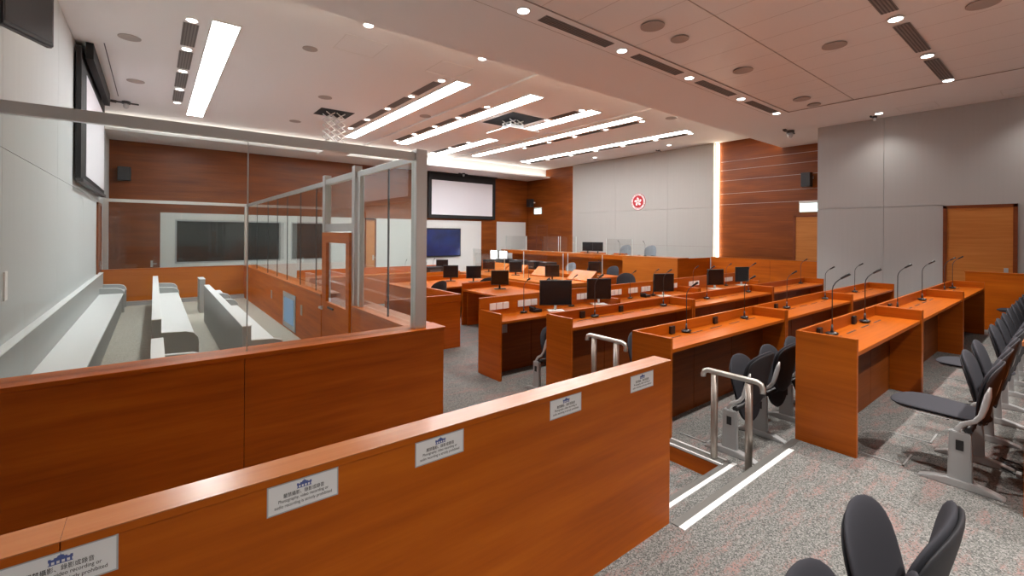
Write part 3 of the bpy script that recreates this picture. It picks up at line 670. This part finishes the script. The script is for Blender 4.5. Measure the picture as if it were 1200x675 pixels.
for a, b in gangs:
    par = d4[0] if a < 6.33 else d4[1] if a < 9 else d4[2]; w3 = (b - a) / 3
    for k in range(3): box(a + k * w3 + .006, a + (k + 1) * w3 - .006, 5.488, 5.50, .605, .705, .002).build('socket_plate', 'plate', par)
for (x, y, z, p) in ((4.0, 5.34, .28, d4[0]),): box(x, x + .14, y - .012, y, z, z + .12, .003).build('floor_socket', 'alu', p)

# ---- microphones
def make_mic():
    t = thing('gooseneck_microphone', 'x', 'microphone', (0, 0, 0), group='gooseneck microphones')
    MB().blob(lambda u, v: Vector((.062 * math.sin(PI * v) * math.cos(u), .045 * math.sin(PI * v) * math.sin(u), .016 + .016 * math.cos(PI * v)))).build('base', 'black', t, True)
    MB().cyl((0, 0, .02), (0, 0, .09), .012, .006, n=10).tube([(0, 0, .08), (0, 0, .38), (0, -.006, .41), (0, -.022, .44), (0, -.045, .465), (0, -.065, .48)], .0042, 8).build('gooseneck', 'dgrey', t, True)
    MB().cyl((0, -.06, .477), (0, -.12, .52), .0085, .011, n=10).build('microphone_head', 'black', t, True)
    MB().cyl((-.02, -.03, .022), (-.02, -.03, .032), .008, n=8).build('button', 'silver', t, True)
    return t
mic = make_mic(); mu_ = []
def put_mic(x, y, z, lab, rz=0, s=1.0):
    if not mu_: mic.location = (x, y, z); mic.rotation_euler = (0, 0, rz); mic['label'] = lab; mu_.append(1); o = mic
    else: o = dup(mic, (x, y, z), rz, lab)
    o.scale = (s, s, s); return o
for i, x in enumerate((4.96, 5.98, 7.35, 8.75, 10.45, 11.2)): put_mic(x, 1.45, .825, '%s gooseneck microphone from the camera on the top tier desk row' % ORD[i], .1 * (i % 2), 1.12)
for i, x in enumerate((4.62, 6.0, 7.35, 8.95, 10.55)): put_mic(x, 2.72, ZP + .825, '%s gooseneck microphone from the left on the second desk row' % ORD[i], .12 * (i % 2), 1.08)
for i, x in enumerate((4.50, 6.05, 7.32, 8.85, 11.4)): put_mic(x, 3.94, ZP + .825, '%s gooseneck microphone from the left on the third desk row' % ORD[i], .1, 1.08)
for i, x in enumerate((4.50, 5.55, 7.15, 7.9, 9.4, 10.9)): put_mic(x, 5.38, ZF + .825, '%s gooseneck microphone from the left before the socket boards' % ORD[i], .1, 1.05)
# socket boxes on row worktops
pb = box(-.04, .04, -.03, .0, 0, .085, .006).build('desk_socket_box', 'black', None, True); pu = []
def put_box(x, y, z, lab):
    o = pb if not pu else pb.copy()
    if pu: COL.objects.link(o)
    pu.append(1); o.location = (x, y, z); tag(o, lab, 'socket box', 'black socket boxes on the desks')
for i, (x, y, z, r) in enumerate([(4.78, 1.508, .826, 'top tier'), (5.78, 1.508, .826, 'top tier'), (7.2, 1.508, .826, 'top tier'), (4.42, 2.783, .676, 'second'), (5.35, 2.783, .676, 'second'), (7.1, 2.783, .676, 'second'), (4.32, 4.003, .676, 'third'), (5.1, 4.003, .676, 'third')]):
    put_box(x, y, z, '%s small black socket box along the back of the %s desk row' % (ORD[[0, 1, 2, 0, 1, 2, 0, 1][i]], r))
for i, x in enumerate((4.72, 7.6)):
    t = thing('desk_telephone', ('dark telephone unit beside the first socket board', 'dark telephone unit on the middle of the fourth row')[i], 'telephone', (x, 5.38, .525))
    box(x - .08, x + .08, 5.28, 5.42, .525, .57, .01).build('telephone_body', 'black', t); MB().cyl((x - .06, 5.30, .59), (x - .06, 5.42, .59), .02).build('handset', 'black', t)

# ---- monitors
def make_monitor(w, h, mat_back='disp', stand='silver', base='plate', tilt=0):
    t = thing('desktop_monitor', 'x', 'monitor', (0, 0, 0), group='desktop monitors')
    z0 = .09
    box(-w / 2, w / 2, -.01, .03, z0, z0 + h, .006).build('casing', 'black', t, True)
    box(-w / 2 + .014, w / 2 - .014, -.012, -.0095, z0 + .02, z0 + h - .014).build('display', mat_back, t, True)
    MB().cyl((0, .03, .012), (0, .03, z0 + .12), .022, n=12).build('neck', stand, t, True)
    box(-.13, .13, -.08, .11, 0, .012, .004).build('base', base, t, True)
    return t
mA = make_monitor(.52, .40); mB = make_monitor(.44, .36); mS = make_monitor(.40, .33, 'disp', 'black', 'black')
def put_mon(proto, x, y, z, rz, lab, flag={}):
    if id(proto) not in flag: flag[id(proto)] = 1; proto.location = (x, y, z); proto.rotation_euler = (0, 0, rz); proto['label'] = lab; return proto
    return dup(proto, (x, y, z), rz, lab)
D = math.radians
put_mon(mA, 5.03, 5.22, .526, D(-32), 'largest black monitor, near left end of the fourth desk row')
put_mon(mB, 6.12, 5.26, .526, D(-28), 'second black monitor along the fourth desk row')
put_mon(mB, 8.0, 5.20, .526, D(-25), 'third black monitor, middle of the fourth desk row')
put_mon(mB, 10.05, 5.20, .526, D(-20), 'fourth black monitor along the socket boards')
put_mon(mB, 11.35, 5.20, .526, D(-15), 'farthest black monitor of the fourth desk row')

# ================================================================== CHAIRS (tip-up)
def egg(v, W, top=.22):
    s = 2 * v - 1; return W * max(0, 1 - abs(s) ** 3.6) ** .5 * (.88 + top * s)
def egg_mb(base, upv, rightv, L, W, th, bulge, top=.22):
    nv = rightv.cross(upv).normalized(); base = Vector(base)
    def f(u_, v):
        v = (1 - math.cos(PI * v)) / 2
        w_ = egg(v, W, top); x = math.cos(u_) * w_; tt = th * min(1, (max(0, 1 - abs(2 * v - 1) ** 4)) ** .5) * math.sin(u_)
        return base + upv * (L * v) + rightv * x + nv * (tt + bulge * (x / W) ** 2 + .25 * bulge * math.sin(PI * v))
    return MB().blob(f, 24, 18)
def make_chair(folded):
    t = thing('tip_up_chair', 'x', 'chair', (0, 0, 0), group='charcoal tip up chairs')
    # origin: floor under seat centre; faces +Y
    X = -.30
    prof = [(-.065, .045), (.065, .045), (.055, .385), (-.055, .385)]
    MB().prism(prof, 'x', X - .022, X + .022, .006).build('pedestal', 'alu', t, True)
    MB().prism([(-.22, 0), (.22, 0), (.22, .010), (.14, .036), (.065, .052), (-.065, .052), (-.14, .036), (-.22, .010)], 'x', X - .035, X + .035, .004).build('foot', 'alul', t, True)
    MB().tube([(X, .02, .34), (X, .015, .40), (X + .005, -.01, .44), (X + .01, -.07, .475), (X + .02, -.10, .52), (X + .03, -.115, .58), (X + .045, -.13, .66), (X + .055, -.14, .72)], [.014, .015, .015, .014, .015, .018, .018, .006], 10, .6, 1.15).build('side_bracket', 'alul', t, True)
    box(X - .026, X - .02, -.02, .02, .26, .33).build('number_plate', 'black', t, True)
    MB().cyl((X, -.04, .40), (.27, -.04, .40), .022, n=12).build('seat_beam', 'black', t, True)
    egg_mb((0, -.07, .38), Vector((0, -.20, .98)).normalized(), Vector((1, 0, 0)), .50, .275, .022, -.04).build('backrest', 'fab', t, True)
    egg_mb((0, -.092, .385), Vector((0, -.20, .98)).normalized(), Vector((1, 0, 0)), .485, .266, .018, -.04).build('backrest_shell', 'fabd', t, True)
    if folded: up = Vector((0, .24, .97)).normalized(); bs = (0, -.05, .22); bu = .03; sl = .60
    else: up = Vector((0, 1, .03)).normalized(); bs = (0, -.13, .43); bu = .02; sl = .57
    egg_mb(bs, up, Vector((1, 0, 0)), sl, .25, .026, bu, .08).build('seat', 'fab', t, True)
    off = Vector((0, .02, -.012)) if folded else Vector((0, .0, -.022))
    egg_mb(Vector(bs) + off + up * .02, up, Vector((1, 0, 0)), sl - .05, .235, .016, bu, .08).build('seat_shell', 'fabd' if folded else 'alu', t, True)
    return t
cF = make_chair(True); cD = make_chair(False); cu_ = {}
def put_chair(p, x, y, z, lab, rz=0):
    if id(p) not in cu_: cu_[id(p)] = 1; p.location = (x, y, z); p.rotation_euler = (0, 0, rz); p['label'] = lab; return p
    return dup(p, (x, y, z), rz, lab)
for k in range(13):
    dn = k in (0, 3, 12)
    lab = {0: 'nearest charcoal chair with seat down behind the top tier desks', 3: 'fourth charcoal chair of the top tier row, seat down', 12: 'farthest chair of the top tier row, seat down'}.get(k, '%s chair of the top tier row from the camera, seat tipped up' % ORD[k])
    put_chair(cD if dn else cF, 4.74 + .60 * k, .53, 0, lab)
for k in range(4): put_chair(cF, 4.24 + .60 * k, 1.90, ZP, '%s tipped up chair from the handrail behind the second desk row' % ORD[k])
for k in range(2): put_chair(cF, 4.35 + .60 * k, 3.10, ZP, '%s dark chair seen beside the farther handrail' % ORD[k])
for k in range(2): put_chair(cF, 4.23 + .60 * k, 4.42, ZF, '%s grey chair tucked at the fourth row left end' % ORD[k])
for i, (x, l) in enumerate(((1.98, 'large charcoal chair in the bottom right foreground, seat tipped up'), (1.44, 'charcoal chair cut by the bottom picture edge'))): put_chair(cF, x, .42, 0, l)

# ================================================================== HANDRAILS
def handrail(lab, y0, y1, zb0, zb1, zt, e0, e1):
    t = thing('handrail', lab, 'handrail', (3.75, (y0 + y1) / 2, zb1), group='short steel handrails')
    MB().cyl((3.75, y1, zb1), (3.75, y1, zt - .02), .028, n=20).build('post', 'post', t)
    MB().cyl((3.75, y0, zb0), (3.75, y0, zt - .02), .028, n=20).build('post', 'post', t)
    MB().tube([(3.75, e0, zt - .075), (3.75, e0 - .001, zt - .04), (3.75, e0 + .012, zt - .01), (3.75, e0 + .045, zt + .004), (3.75, e1 - .045, zt + .004), (3.75, e1 - .012, zt - .01), (3.75, e1 + .001, zt - .04), (3.75, e1, zt - .06)], .022, 14).build('grab_rail', 'rail', t)
handrail('short brushed steel handrail at the near step', 1.66, 1.945, ZP, ZF, .585, 1.555, 2.045)
handrail('farther short steel handrail beside the third row', 2.99, 3.29, ZP, ZP, .645, 2.87, 3.39)

# ================================================================== RIGHT: low wall, near cabinet
t = thing('low_timber_wall', 'low wooden wall in front of the right wooden door', 'partition', (12.4, -.5, 0))
box(12.35, 12.45, -2.4, 1.42, 0, 1.065).build('panel', 'part', t); box(12.34, 12.46, -2.4, 1.43, 1.065, 1.09, .003).build('top_cap', 'desk', t)
t = thing('near_timber_partition', 'wooden partition end cut by the right picture edge', 'partition', (5.2, -.1, 0))
box(4.27, 6.0, -1.2, .225, 0, 1.07).build('panel', 'part', t); box(4.25, 6.0, -1.2, .235, 1.07, 1.10, .003).build('top_cap', 'cap', t)
bk = thing('back_timber_wall', 'low red wooden wall below the glowing strip and exit door', 'partition', (14.3, 5.8, ZF))
box(14.3, 14.42, 4.14, 5.75, ZF, 1.03).box(14.3, 14.42, 5.756, 7.56, ZF, 1.03).build('panel', 'part', bk); box(14.29, 14.43, 4.14, 7.56, 1.03, 1.045).build('top_cap', 'desk', bk)

# floor boxes, cables
for i, (x, y, z) in enumerate(((4.62, .98, 0), (5.30, .93, 0), (6.1, .93, 0), (7.85, .95, 0), (9.0, .93, 0), (4.1, 2.26, ZP))):
    t = thing('floor_outlet', ('nearest', 'second', 'third', 'fourth', 'farthest')[i] + ' carpeted floor outlet beside the top tier desks' if i < 5 else 'floor outlet lid near the lower handrail', 'floor outlet', (x, y, z), group='floor outlets')
    box(x - .13, x + .13, y - .13, y + .13, z, z + .005).build('lid', 'carpet', t)
    box(x - .14, x + .14, y - .14, y - .128, z, z + .008).box(x - .14, x - .128, y - .14, y + .14, z, z + .008).build('metal_edge', 'alul', t)
t = thing('floor_cables', 'loose black cables with a metal plug under the chair row', 'cable', (4.9, .25, 0))
pts = [(5.0 + .10 * math.cos(a) + .02 * a, .33 + .07 * math.sin(1.3 * a), .012 + .004 * (k % 3)) for k, a in enumerate([i * .45 for i in range(26)])]
MB().tube(pts, .007, 6).build('cable', 'black', t); box(4.93, 5.0, .27, .30, .004, .03, .004).build('plug', 'silver', t)

# ================================================================== WELL OF THE COURT
t = thing('witness_box', 'wooden witness box with rimmed top right of the dock post', 'witness box', (3.6, 7.7, ZF))
box(2.95, 4.36, 7.0, 7.05, ZF, .53).box(4.30, 4.36, 7.05, 8.5, ZF, .53).box(2.95, 3.01, 7.05, 8.5, ZF, .53).build('body', 'desk', t)
box(2.94, 4.37, 6.985, 7.04, .53, .655, .003).box(4.31, 4.37, 7.04, 8.5, .53, .655, .003).build('rim', 'desk', t)
box(3.01, 4.30, 7.05, 7.6, .42, .45).build('shelf', 'desk', t)
def table(name, lab, x0, x1, y0, y1, zt, th=.04, legs='panels', rim=(), z0=ZF, mat='desk'):
    t = thing(name, lab, 'table', ((x0 + x1) / 2, (y0 + y1) / 2, z0))
    box(x0, x1, y0, y1, zt - th, zt, .004).build('tabletop', mat, t)
    p = MB()
    if 'l' in legs: p.box(x0 + .03, x0 + .07, y0 + .1, y1 - .02, z0, zt - th)
    if 'r' in legs: p.box(x1 - .07, x1 - .03, y0 + .1, y1 - .02, z0, zt - th)
    if 'b' in legs: p.box(x0 + .08, x1 - .08, y1 - .10, y1 - .07, z0, zt - th)
    if 'f' in legs: p.box(x0 + .08, x1 - .08, y0 + .04, y0 + .07, z0, zt - th)
    p.build('support_panel', mat, t)
    for q in rim: box(*q, .003).build('raised_rim', mat, t)
    return t
table('counsel_table', 'open ended counsel desk with raised back rim, mid court', 5.42, 6.72, 7.05, 8.62, .50, legs='rb', rim=[(5.42, 6.72, 8.62, 8.66, ZF, .64), (6.72, 6.76, 7.05, 8.66, ZF, .62)])
table('counsel_table', 'wide table carrying two monitors beyond the witness box', 4.6, 7.3, 9.3, 10.9, .48, legs='lrb', rim=[(4.6, 7.3, 10.9, 10.94, ZF, .60)])
table('counsel_table', 'long table left of court centre by the television', 3.2, 7.8, 12.6, 13.9, .46, legs='lrb', rim=[(3.2, 7.8, 13.9, 13.94, ZF, .66), (3.2, 7.8, 12.56, 12.60, ZF, .54)])
table('clerk_counter', 'light edged clerk counter with slanted lecterns before the bench', 8.0, 9.5, 8.2, 13.0, .47, th=.10, legs='lrb', mat='bench')
table('clerk_counter', 'second clerk counter below the judge bench', 10.2, 11.1, 8.6, 14.6, .50, th=.06, legs='lrf')
for i, (x, y) in enumerate(((9.35, 12.5), (9.35, 11.55), (9.35, 10.2), (9.35, 8.65))):
    t = thing('lectern_board', '%s orange slanted lectern board from the left on the clerk counter' % ORD[i], 'lectern', (x, y, .47), group='slanted lectern boards')
    MB().prism([(x - .22, .471), (x + .12, .74), (x + .14, .72), (x + .14, .471)], 'y', y - .42, y + .42).build('slanted_board', 'bench', t)
    box(x - .23, x - .20, y - .42, y + .42, .471, .50).build('ledge', 'desk', t)
# judge bench
BX, BY = 12.36, 7.58
jb = thing('judge_bench', 'raised judge bench with orange front along the emblem wall', 'judge bench', (13.0, 11.5, ZF))
box(BX, BX + .08, BY, 9.62, ZF, 1.02).build('front_panel', 'bench', jb)
box(BX + .081, 14.29, BY + .002, BY + .06, ZF, 1.02).build('end_panel', 'part', jb)
box(BX + .65, BX + .73, 9.62, 16.4, ZF, 1.0).build('recessed_front', 'part', jb)
box(BX - .01, BX + .6, BY - .01, 16.4, 1.02, 1.045, .003).build('bench_top', 'bench', jb)
box(BX, BX + .06, 9.62, 16.4, .90, 1.02).build('fascia', 'desk', jb)
box(BX + .73, 14.9, BY + .06, 16.4, ZF, .35).build('dais', 'carpet', jb)
box(12.8, 13.0, 9.9, 10.35, 1.045, 1.09).box(12.75, 12.95, 10.8, 11.9, 1.045, 1.085).build('writing_shelf', 'desk', jb)
for i, y in enumerate((11.42, 11.02)):
    put_mon(mS, 12.62 + .1 * i, y, 1.046, D(-65), ('left', 'right')[i] + ' one of two dark monitors on the judge bench top')
def swivel(x, y, z, rz, mat, lab, arms=True):
    t = thing('office_chair', lab, 'chair', (x, y, z), rz, 'swivel chairs of the court')
    def f(u_, v):
        v = (1 - math.cos(PI * v)) / 2
        w_ = .25 * (max(0, 1 - abs(2 * v - 1) ** 3.2)) ** .5; xx = math.cos(u_) * w_
        return Vector((xx, .24 + .06 * v + .03 * math.sin(u_) * (1 - abs(2 * v - 1) ** 4) - .10 * (xx / .25) ** 2, .50 + .52 * v))
    MB().blob(f, 20, 14).build('backrest', mat, t, True)
    MB().blob(lambda u_, v: Vector((.25 * math.cos(u_) * (max(0, 1 - abs(2 * v - 1) ** 3)) ** .5, -.22 + .46 * v, .46 + .035 * math.sin(u_) * (max(0, 1 - abs(2 * v - 1) ** 4)) ** .5)), 20, 12).build('seat', mat, t, True)
    MB().cyl((0, 0, .07), (0, 0, .43), .03).build('gas_column', 'black', t, True)
    b = MB()
    for k in range(5): a = k * 2 * PI / 5; b.cyl((0, 0, .09), (.28 * math.cos(a), .28 * math.sin(a), .05), .02, .014, n=8)
    b.build('star_base', 'black', t, True)
    w_ = MB()
    for k in range(5): a = k * 2 * PI / 5; w_.cyl((.28 * math.cos(a) - .012, .28 * math.sin(a), .028), (.28 * math.cos(a) + .012, .28 * math.sin(a), .028), .028, n=12)
    w_.build('castors', 'black', t, True)
    if arms:
        for s in (-1, 1): MB().tube([(s * .24, .15, .46), (s * .28, .12, .60), (s * .28, -.05, .66), (s * .28, -.16, .66)], .014, 8).build('armrest', 'black', t, True)
    return t
swivel(13.55, 10.55, .35, D(90 + 180), 'fabg', 'grey judge chair seen left above the bench beside the monitors')
swivel(13.75, 9.62, .35, D(90 + 180), 'fabg', 'grey judge chair seen right above the bench before pale wall')
swivel(11.75, 11.6, ZF, D(-90), 'fabg', 'pale grey chair behind the clerk counter, leftmost')
swivel(11.6, 10.43, ZF, D(-90), 'fab', 'dark chair behind the clerk counter, left of the last')
swivel(11.65, 9.6, ZF, D(-90), 'fab', 'dark chair behind the clerk counter with arched back')
swivel(9.75, 7.5, ZF, D(-60), 'fab', 'dark chair turned sideways at the clerk counter right end')
swivel(4.85, 8.95, ZF, D(-165), 'fab', 'dark chair between the witness box and the monitor table')
swivel(7.15, 8.05, ZF, D(-130), 'fab', 'dark chair top showing over the nearest large monitor')
swivel(6.2, 8.99, ZF, D(180), 'fab', 'dark chair behind the small counsel monitor')
for x, y, r, lab in ((6.2, 10.45, -34, 'left monitor on the wide table beyond the witness box'), (6.6, 9.95, -22, 'right monitor on the wide table beyond the witness box'), (6.15, 8.2, -30, 'monitor standing on the open ended counsel desk')):
    put_mon(mS, x, y, .481 if y > 9 else .501, D(r), lab)
for x, y, r, lab in ((7.5, 13.2, -40, 'small monitor tilted on the long far left table'), (8.75, 12.3, -50, 'grey monitor left on the clerk counter'), (8.78, 10.9, -38, 'grey monitor in the middle of the clerk counter'), (8.72, 9.2, -50, 'pale monitor right on the clerk counter'), (10.5, 9.2, -45, 'dark monitor on the counter below the judge bench')):
    put_mon(mS, x, y, .47 if x < 10 and x > 8.1 else .46 if x < 8 else .50, D(r), lab)
# dark desktop equipment along the clerk counter
for i, (y, w_) in enumerate(((14.0, .5), (13.1, .55), (12.2, .5), (11.5, .4))):
    t = thing('desk_printer', '%s black office machine from the left below the judge bench' % ORD[i], 'printer', (10.7, y, .50), group='black machines below the judge bench')
    box(10.45, 10.95, y - w_ / 2, y + w_ / 2, .50, .78, .02).build('body', 'black', t); box(10.40, 10.46, y - w_ / 2 + .05, y + w_ / 2 - .05, .56, .60).build('paper_tray', 'dgrey', t)
    box(10.5, 10.6, y - .04, y + .04, .781, .79).build('indicator', 'rim', t)
t = thing('black_printer', 'black machine on the long table under the television', 'printer', (7.2, 14.3, .46)); 
box(6.9, 7.5, 13.1, 13.5, .46, .66, .02).build('body', 'black', t); box(7.0, 7.4, 13.08, 13.1, .5, .56).build('tray', 'dgrey', t); t.location = t.location
for i, (y, z) in enumerate(((16.7, .9), (16.0, .9))):
    t = thing('lit_monitor', ('left', 'right')[i] + ' bright white monitor at the left end of the bench', 'monitor', (12.2, y, .5), group='bright monitors')
    box(12.18, 12.22, y - .28, y + .28, .58, 1.0, .005).build('casing', 'black', t); box(12.17, 12.18, y - .26, y + .26, .60, .98).build('display', 'lit', t)
    MB().cyl((12.24, y, .50), (12.24, y, .7), .02).build('neck', 'black', t)
table('side_table', 'small table under the bright monitors', 11.9, 12.34, 15.4, 17.3, .50, legs='lr')
# acrylic screens
def acrylic(lab, x0, y0, x1, y1, z0, z1):
    t = thing('acrylic_screen', lab, 'acrylic screen', ((x0 + x1) / 2, (y0 + y1) / 2, z0), group='clear acrylic screens')
    d = Vector((x1 - x0, y1 - y0, 0)); n = d.normalized().cross(Vector((0, 0, 1))) * .004
    a = Vector((x0, y0, 0)); b = Vector((x1, y1, 0))
    MB().prism([(a + n)[:2], (b + n)[:2], (b - n)[:2], (a - n)[:2]], 'z', z0, z1).build('sheet', 'acryl', t)
    for q in (a, b): box(q.x - .009, q.x + .009, q.y - .009, q.y + .009, z0, z1).build('edge_strip', 'edge', t)
    for q in (a.lerp(b, .15), a.lerp(b, .85)): box(q.x - .05, q.x + .05, q.y - .05, q.y + .05, z0, z0 + .015).build('foot', 'edge', t)
acrylic('tall acrylic screen at the left end of the judge bench', BX + .2, 16.3, BX + .2, 14.9, 1.046, 1.66)
acrylic('tall acrylic screen left of centre on the judge bench', BX + .2, 14.85, BX + .2, 12.9, 1.046, 1.66)
acrylic('tall acrylic screen right of centre on the judge bench', BX + .2, 12.8, BX + .2, 11.95, 1.046, 1.66)
acrylic('clear screen before the judge chairs on the bench', BX + .1, 10.4, BX + .1, 9.3, 1.046, 1.60)
acrylic('acrylic screen standing on the clerk counter, left part', 8.35, 12.6, 8.35, 10.9, .47, 1.25)
acrylic('acrylic screen standing on the clerk counter, right part', 8.35, 10.0, 8.35, 8.4, .47, 1.25)
acrylic('acrylic screen across the wide counsel table', 7.2, 9.4, 7.2, 10.8, .48, 1.2)
acrylic('acrylic screen on the counter below the bench, right end', 10.25, 10.1, 10.25, 8.7, .50, 1.15)
for i, (x, y, z) in enumerate(((12.7, 10.0, 1.046), (12.6, 8.9, 1.046), (12.7, 14.0, 1.046), (10.3, 8.8, .5), (8.2, 9.6, .47), (8.2, 11.2, .47), (7.0, 12.9, .46), (6.0, 12.8, .46), (5.0, 10.3, .48))):
    put_mic(x, y, z, 'small microphone ' + ('left above the judge bench beside the grey chair', 'right on the judge bench before the pale wall', 'at the left end of the judge bench', 'at the right end of the counter below the bench', 'at the clerk counter middle', 'at the clerk counter left part', 'right on the long far table', 'left on the long far table', 'on the wide table beyond the witness box')[i], D(-90) if x > 8 else 0, .95)

# ================================================================== WORLD, CAMERA, VIEW
wd = bpy.data.worlds.new('world'); bpy.context.scene.world = wd; wd.use_nodes = True
wd.node_tree.nodes['Background'].inputs[0].default_value = (.8, .75, .7, 1); wd.node_tree.nodes['Background'].inputs[1].default_value = .0
cam = bpy.data.cameras.new('camera'); co = bpy.data.objects.new('camera', cam); COL.objects.link(co)
yaw, roll, f_px, v0, Hc = D(51.64), D(.4), 530., 274., 1.75
r0 = Vector((math.sin(yaw), -math.cos(yaw), 0)); u0 = Vector((0, 0, 1)); fw = Vector((math.cos(yaw), math.sin(yaw), 0))
r = r0 * math.cos(roll) + u0 * math.sin(roll); uu = -r0 * math.sin(roll) + u0 * math.cos(roll)
co.matrix_world = Matrix(((r.x, uu.x, -fw.x, 0), (r.y, uu.y, -fw.y, 0), (r.z, uu.z, -fw.z, Hc), (0, 0, 0, 1)))
cam.sensor_width = 36; cam.lens = f_px / 1200 * 36; cam.shift_y = -(337.5 - v0) / 1200; cam.clip_start = .05; cam.clip_end = 60
sc = bpy.context.scene; sc.camera = co
sc.view_settings.view_transform = 'Standard'; sc.view_settings.look = 'None'; sc.view_settings.gamma = 1; sc.view_settings.use_curve_mapping = False
sc.view_settings.exposure = 1.42
sc.cycles.max_bounces = 10; sc.cycles.transparent_max_bounces = 24; sc.cycles.sample_clamp_indirect = 8
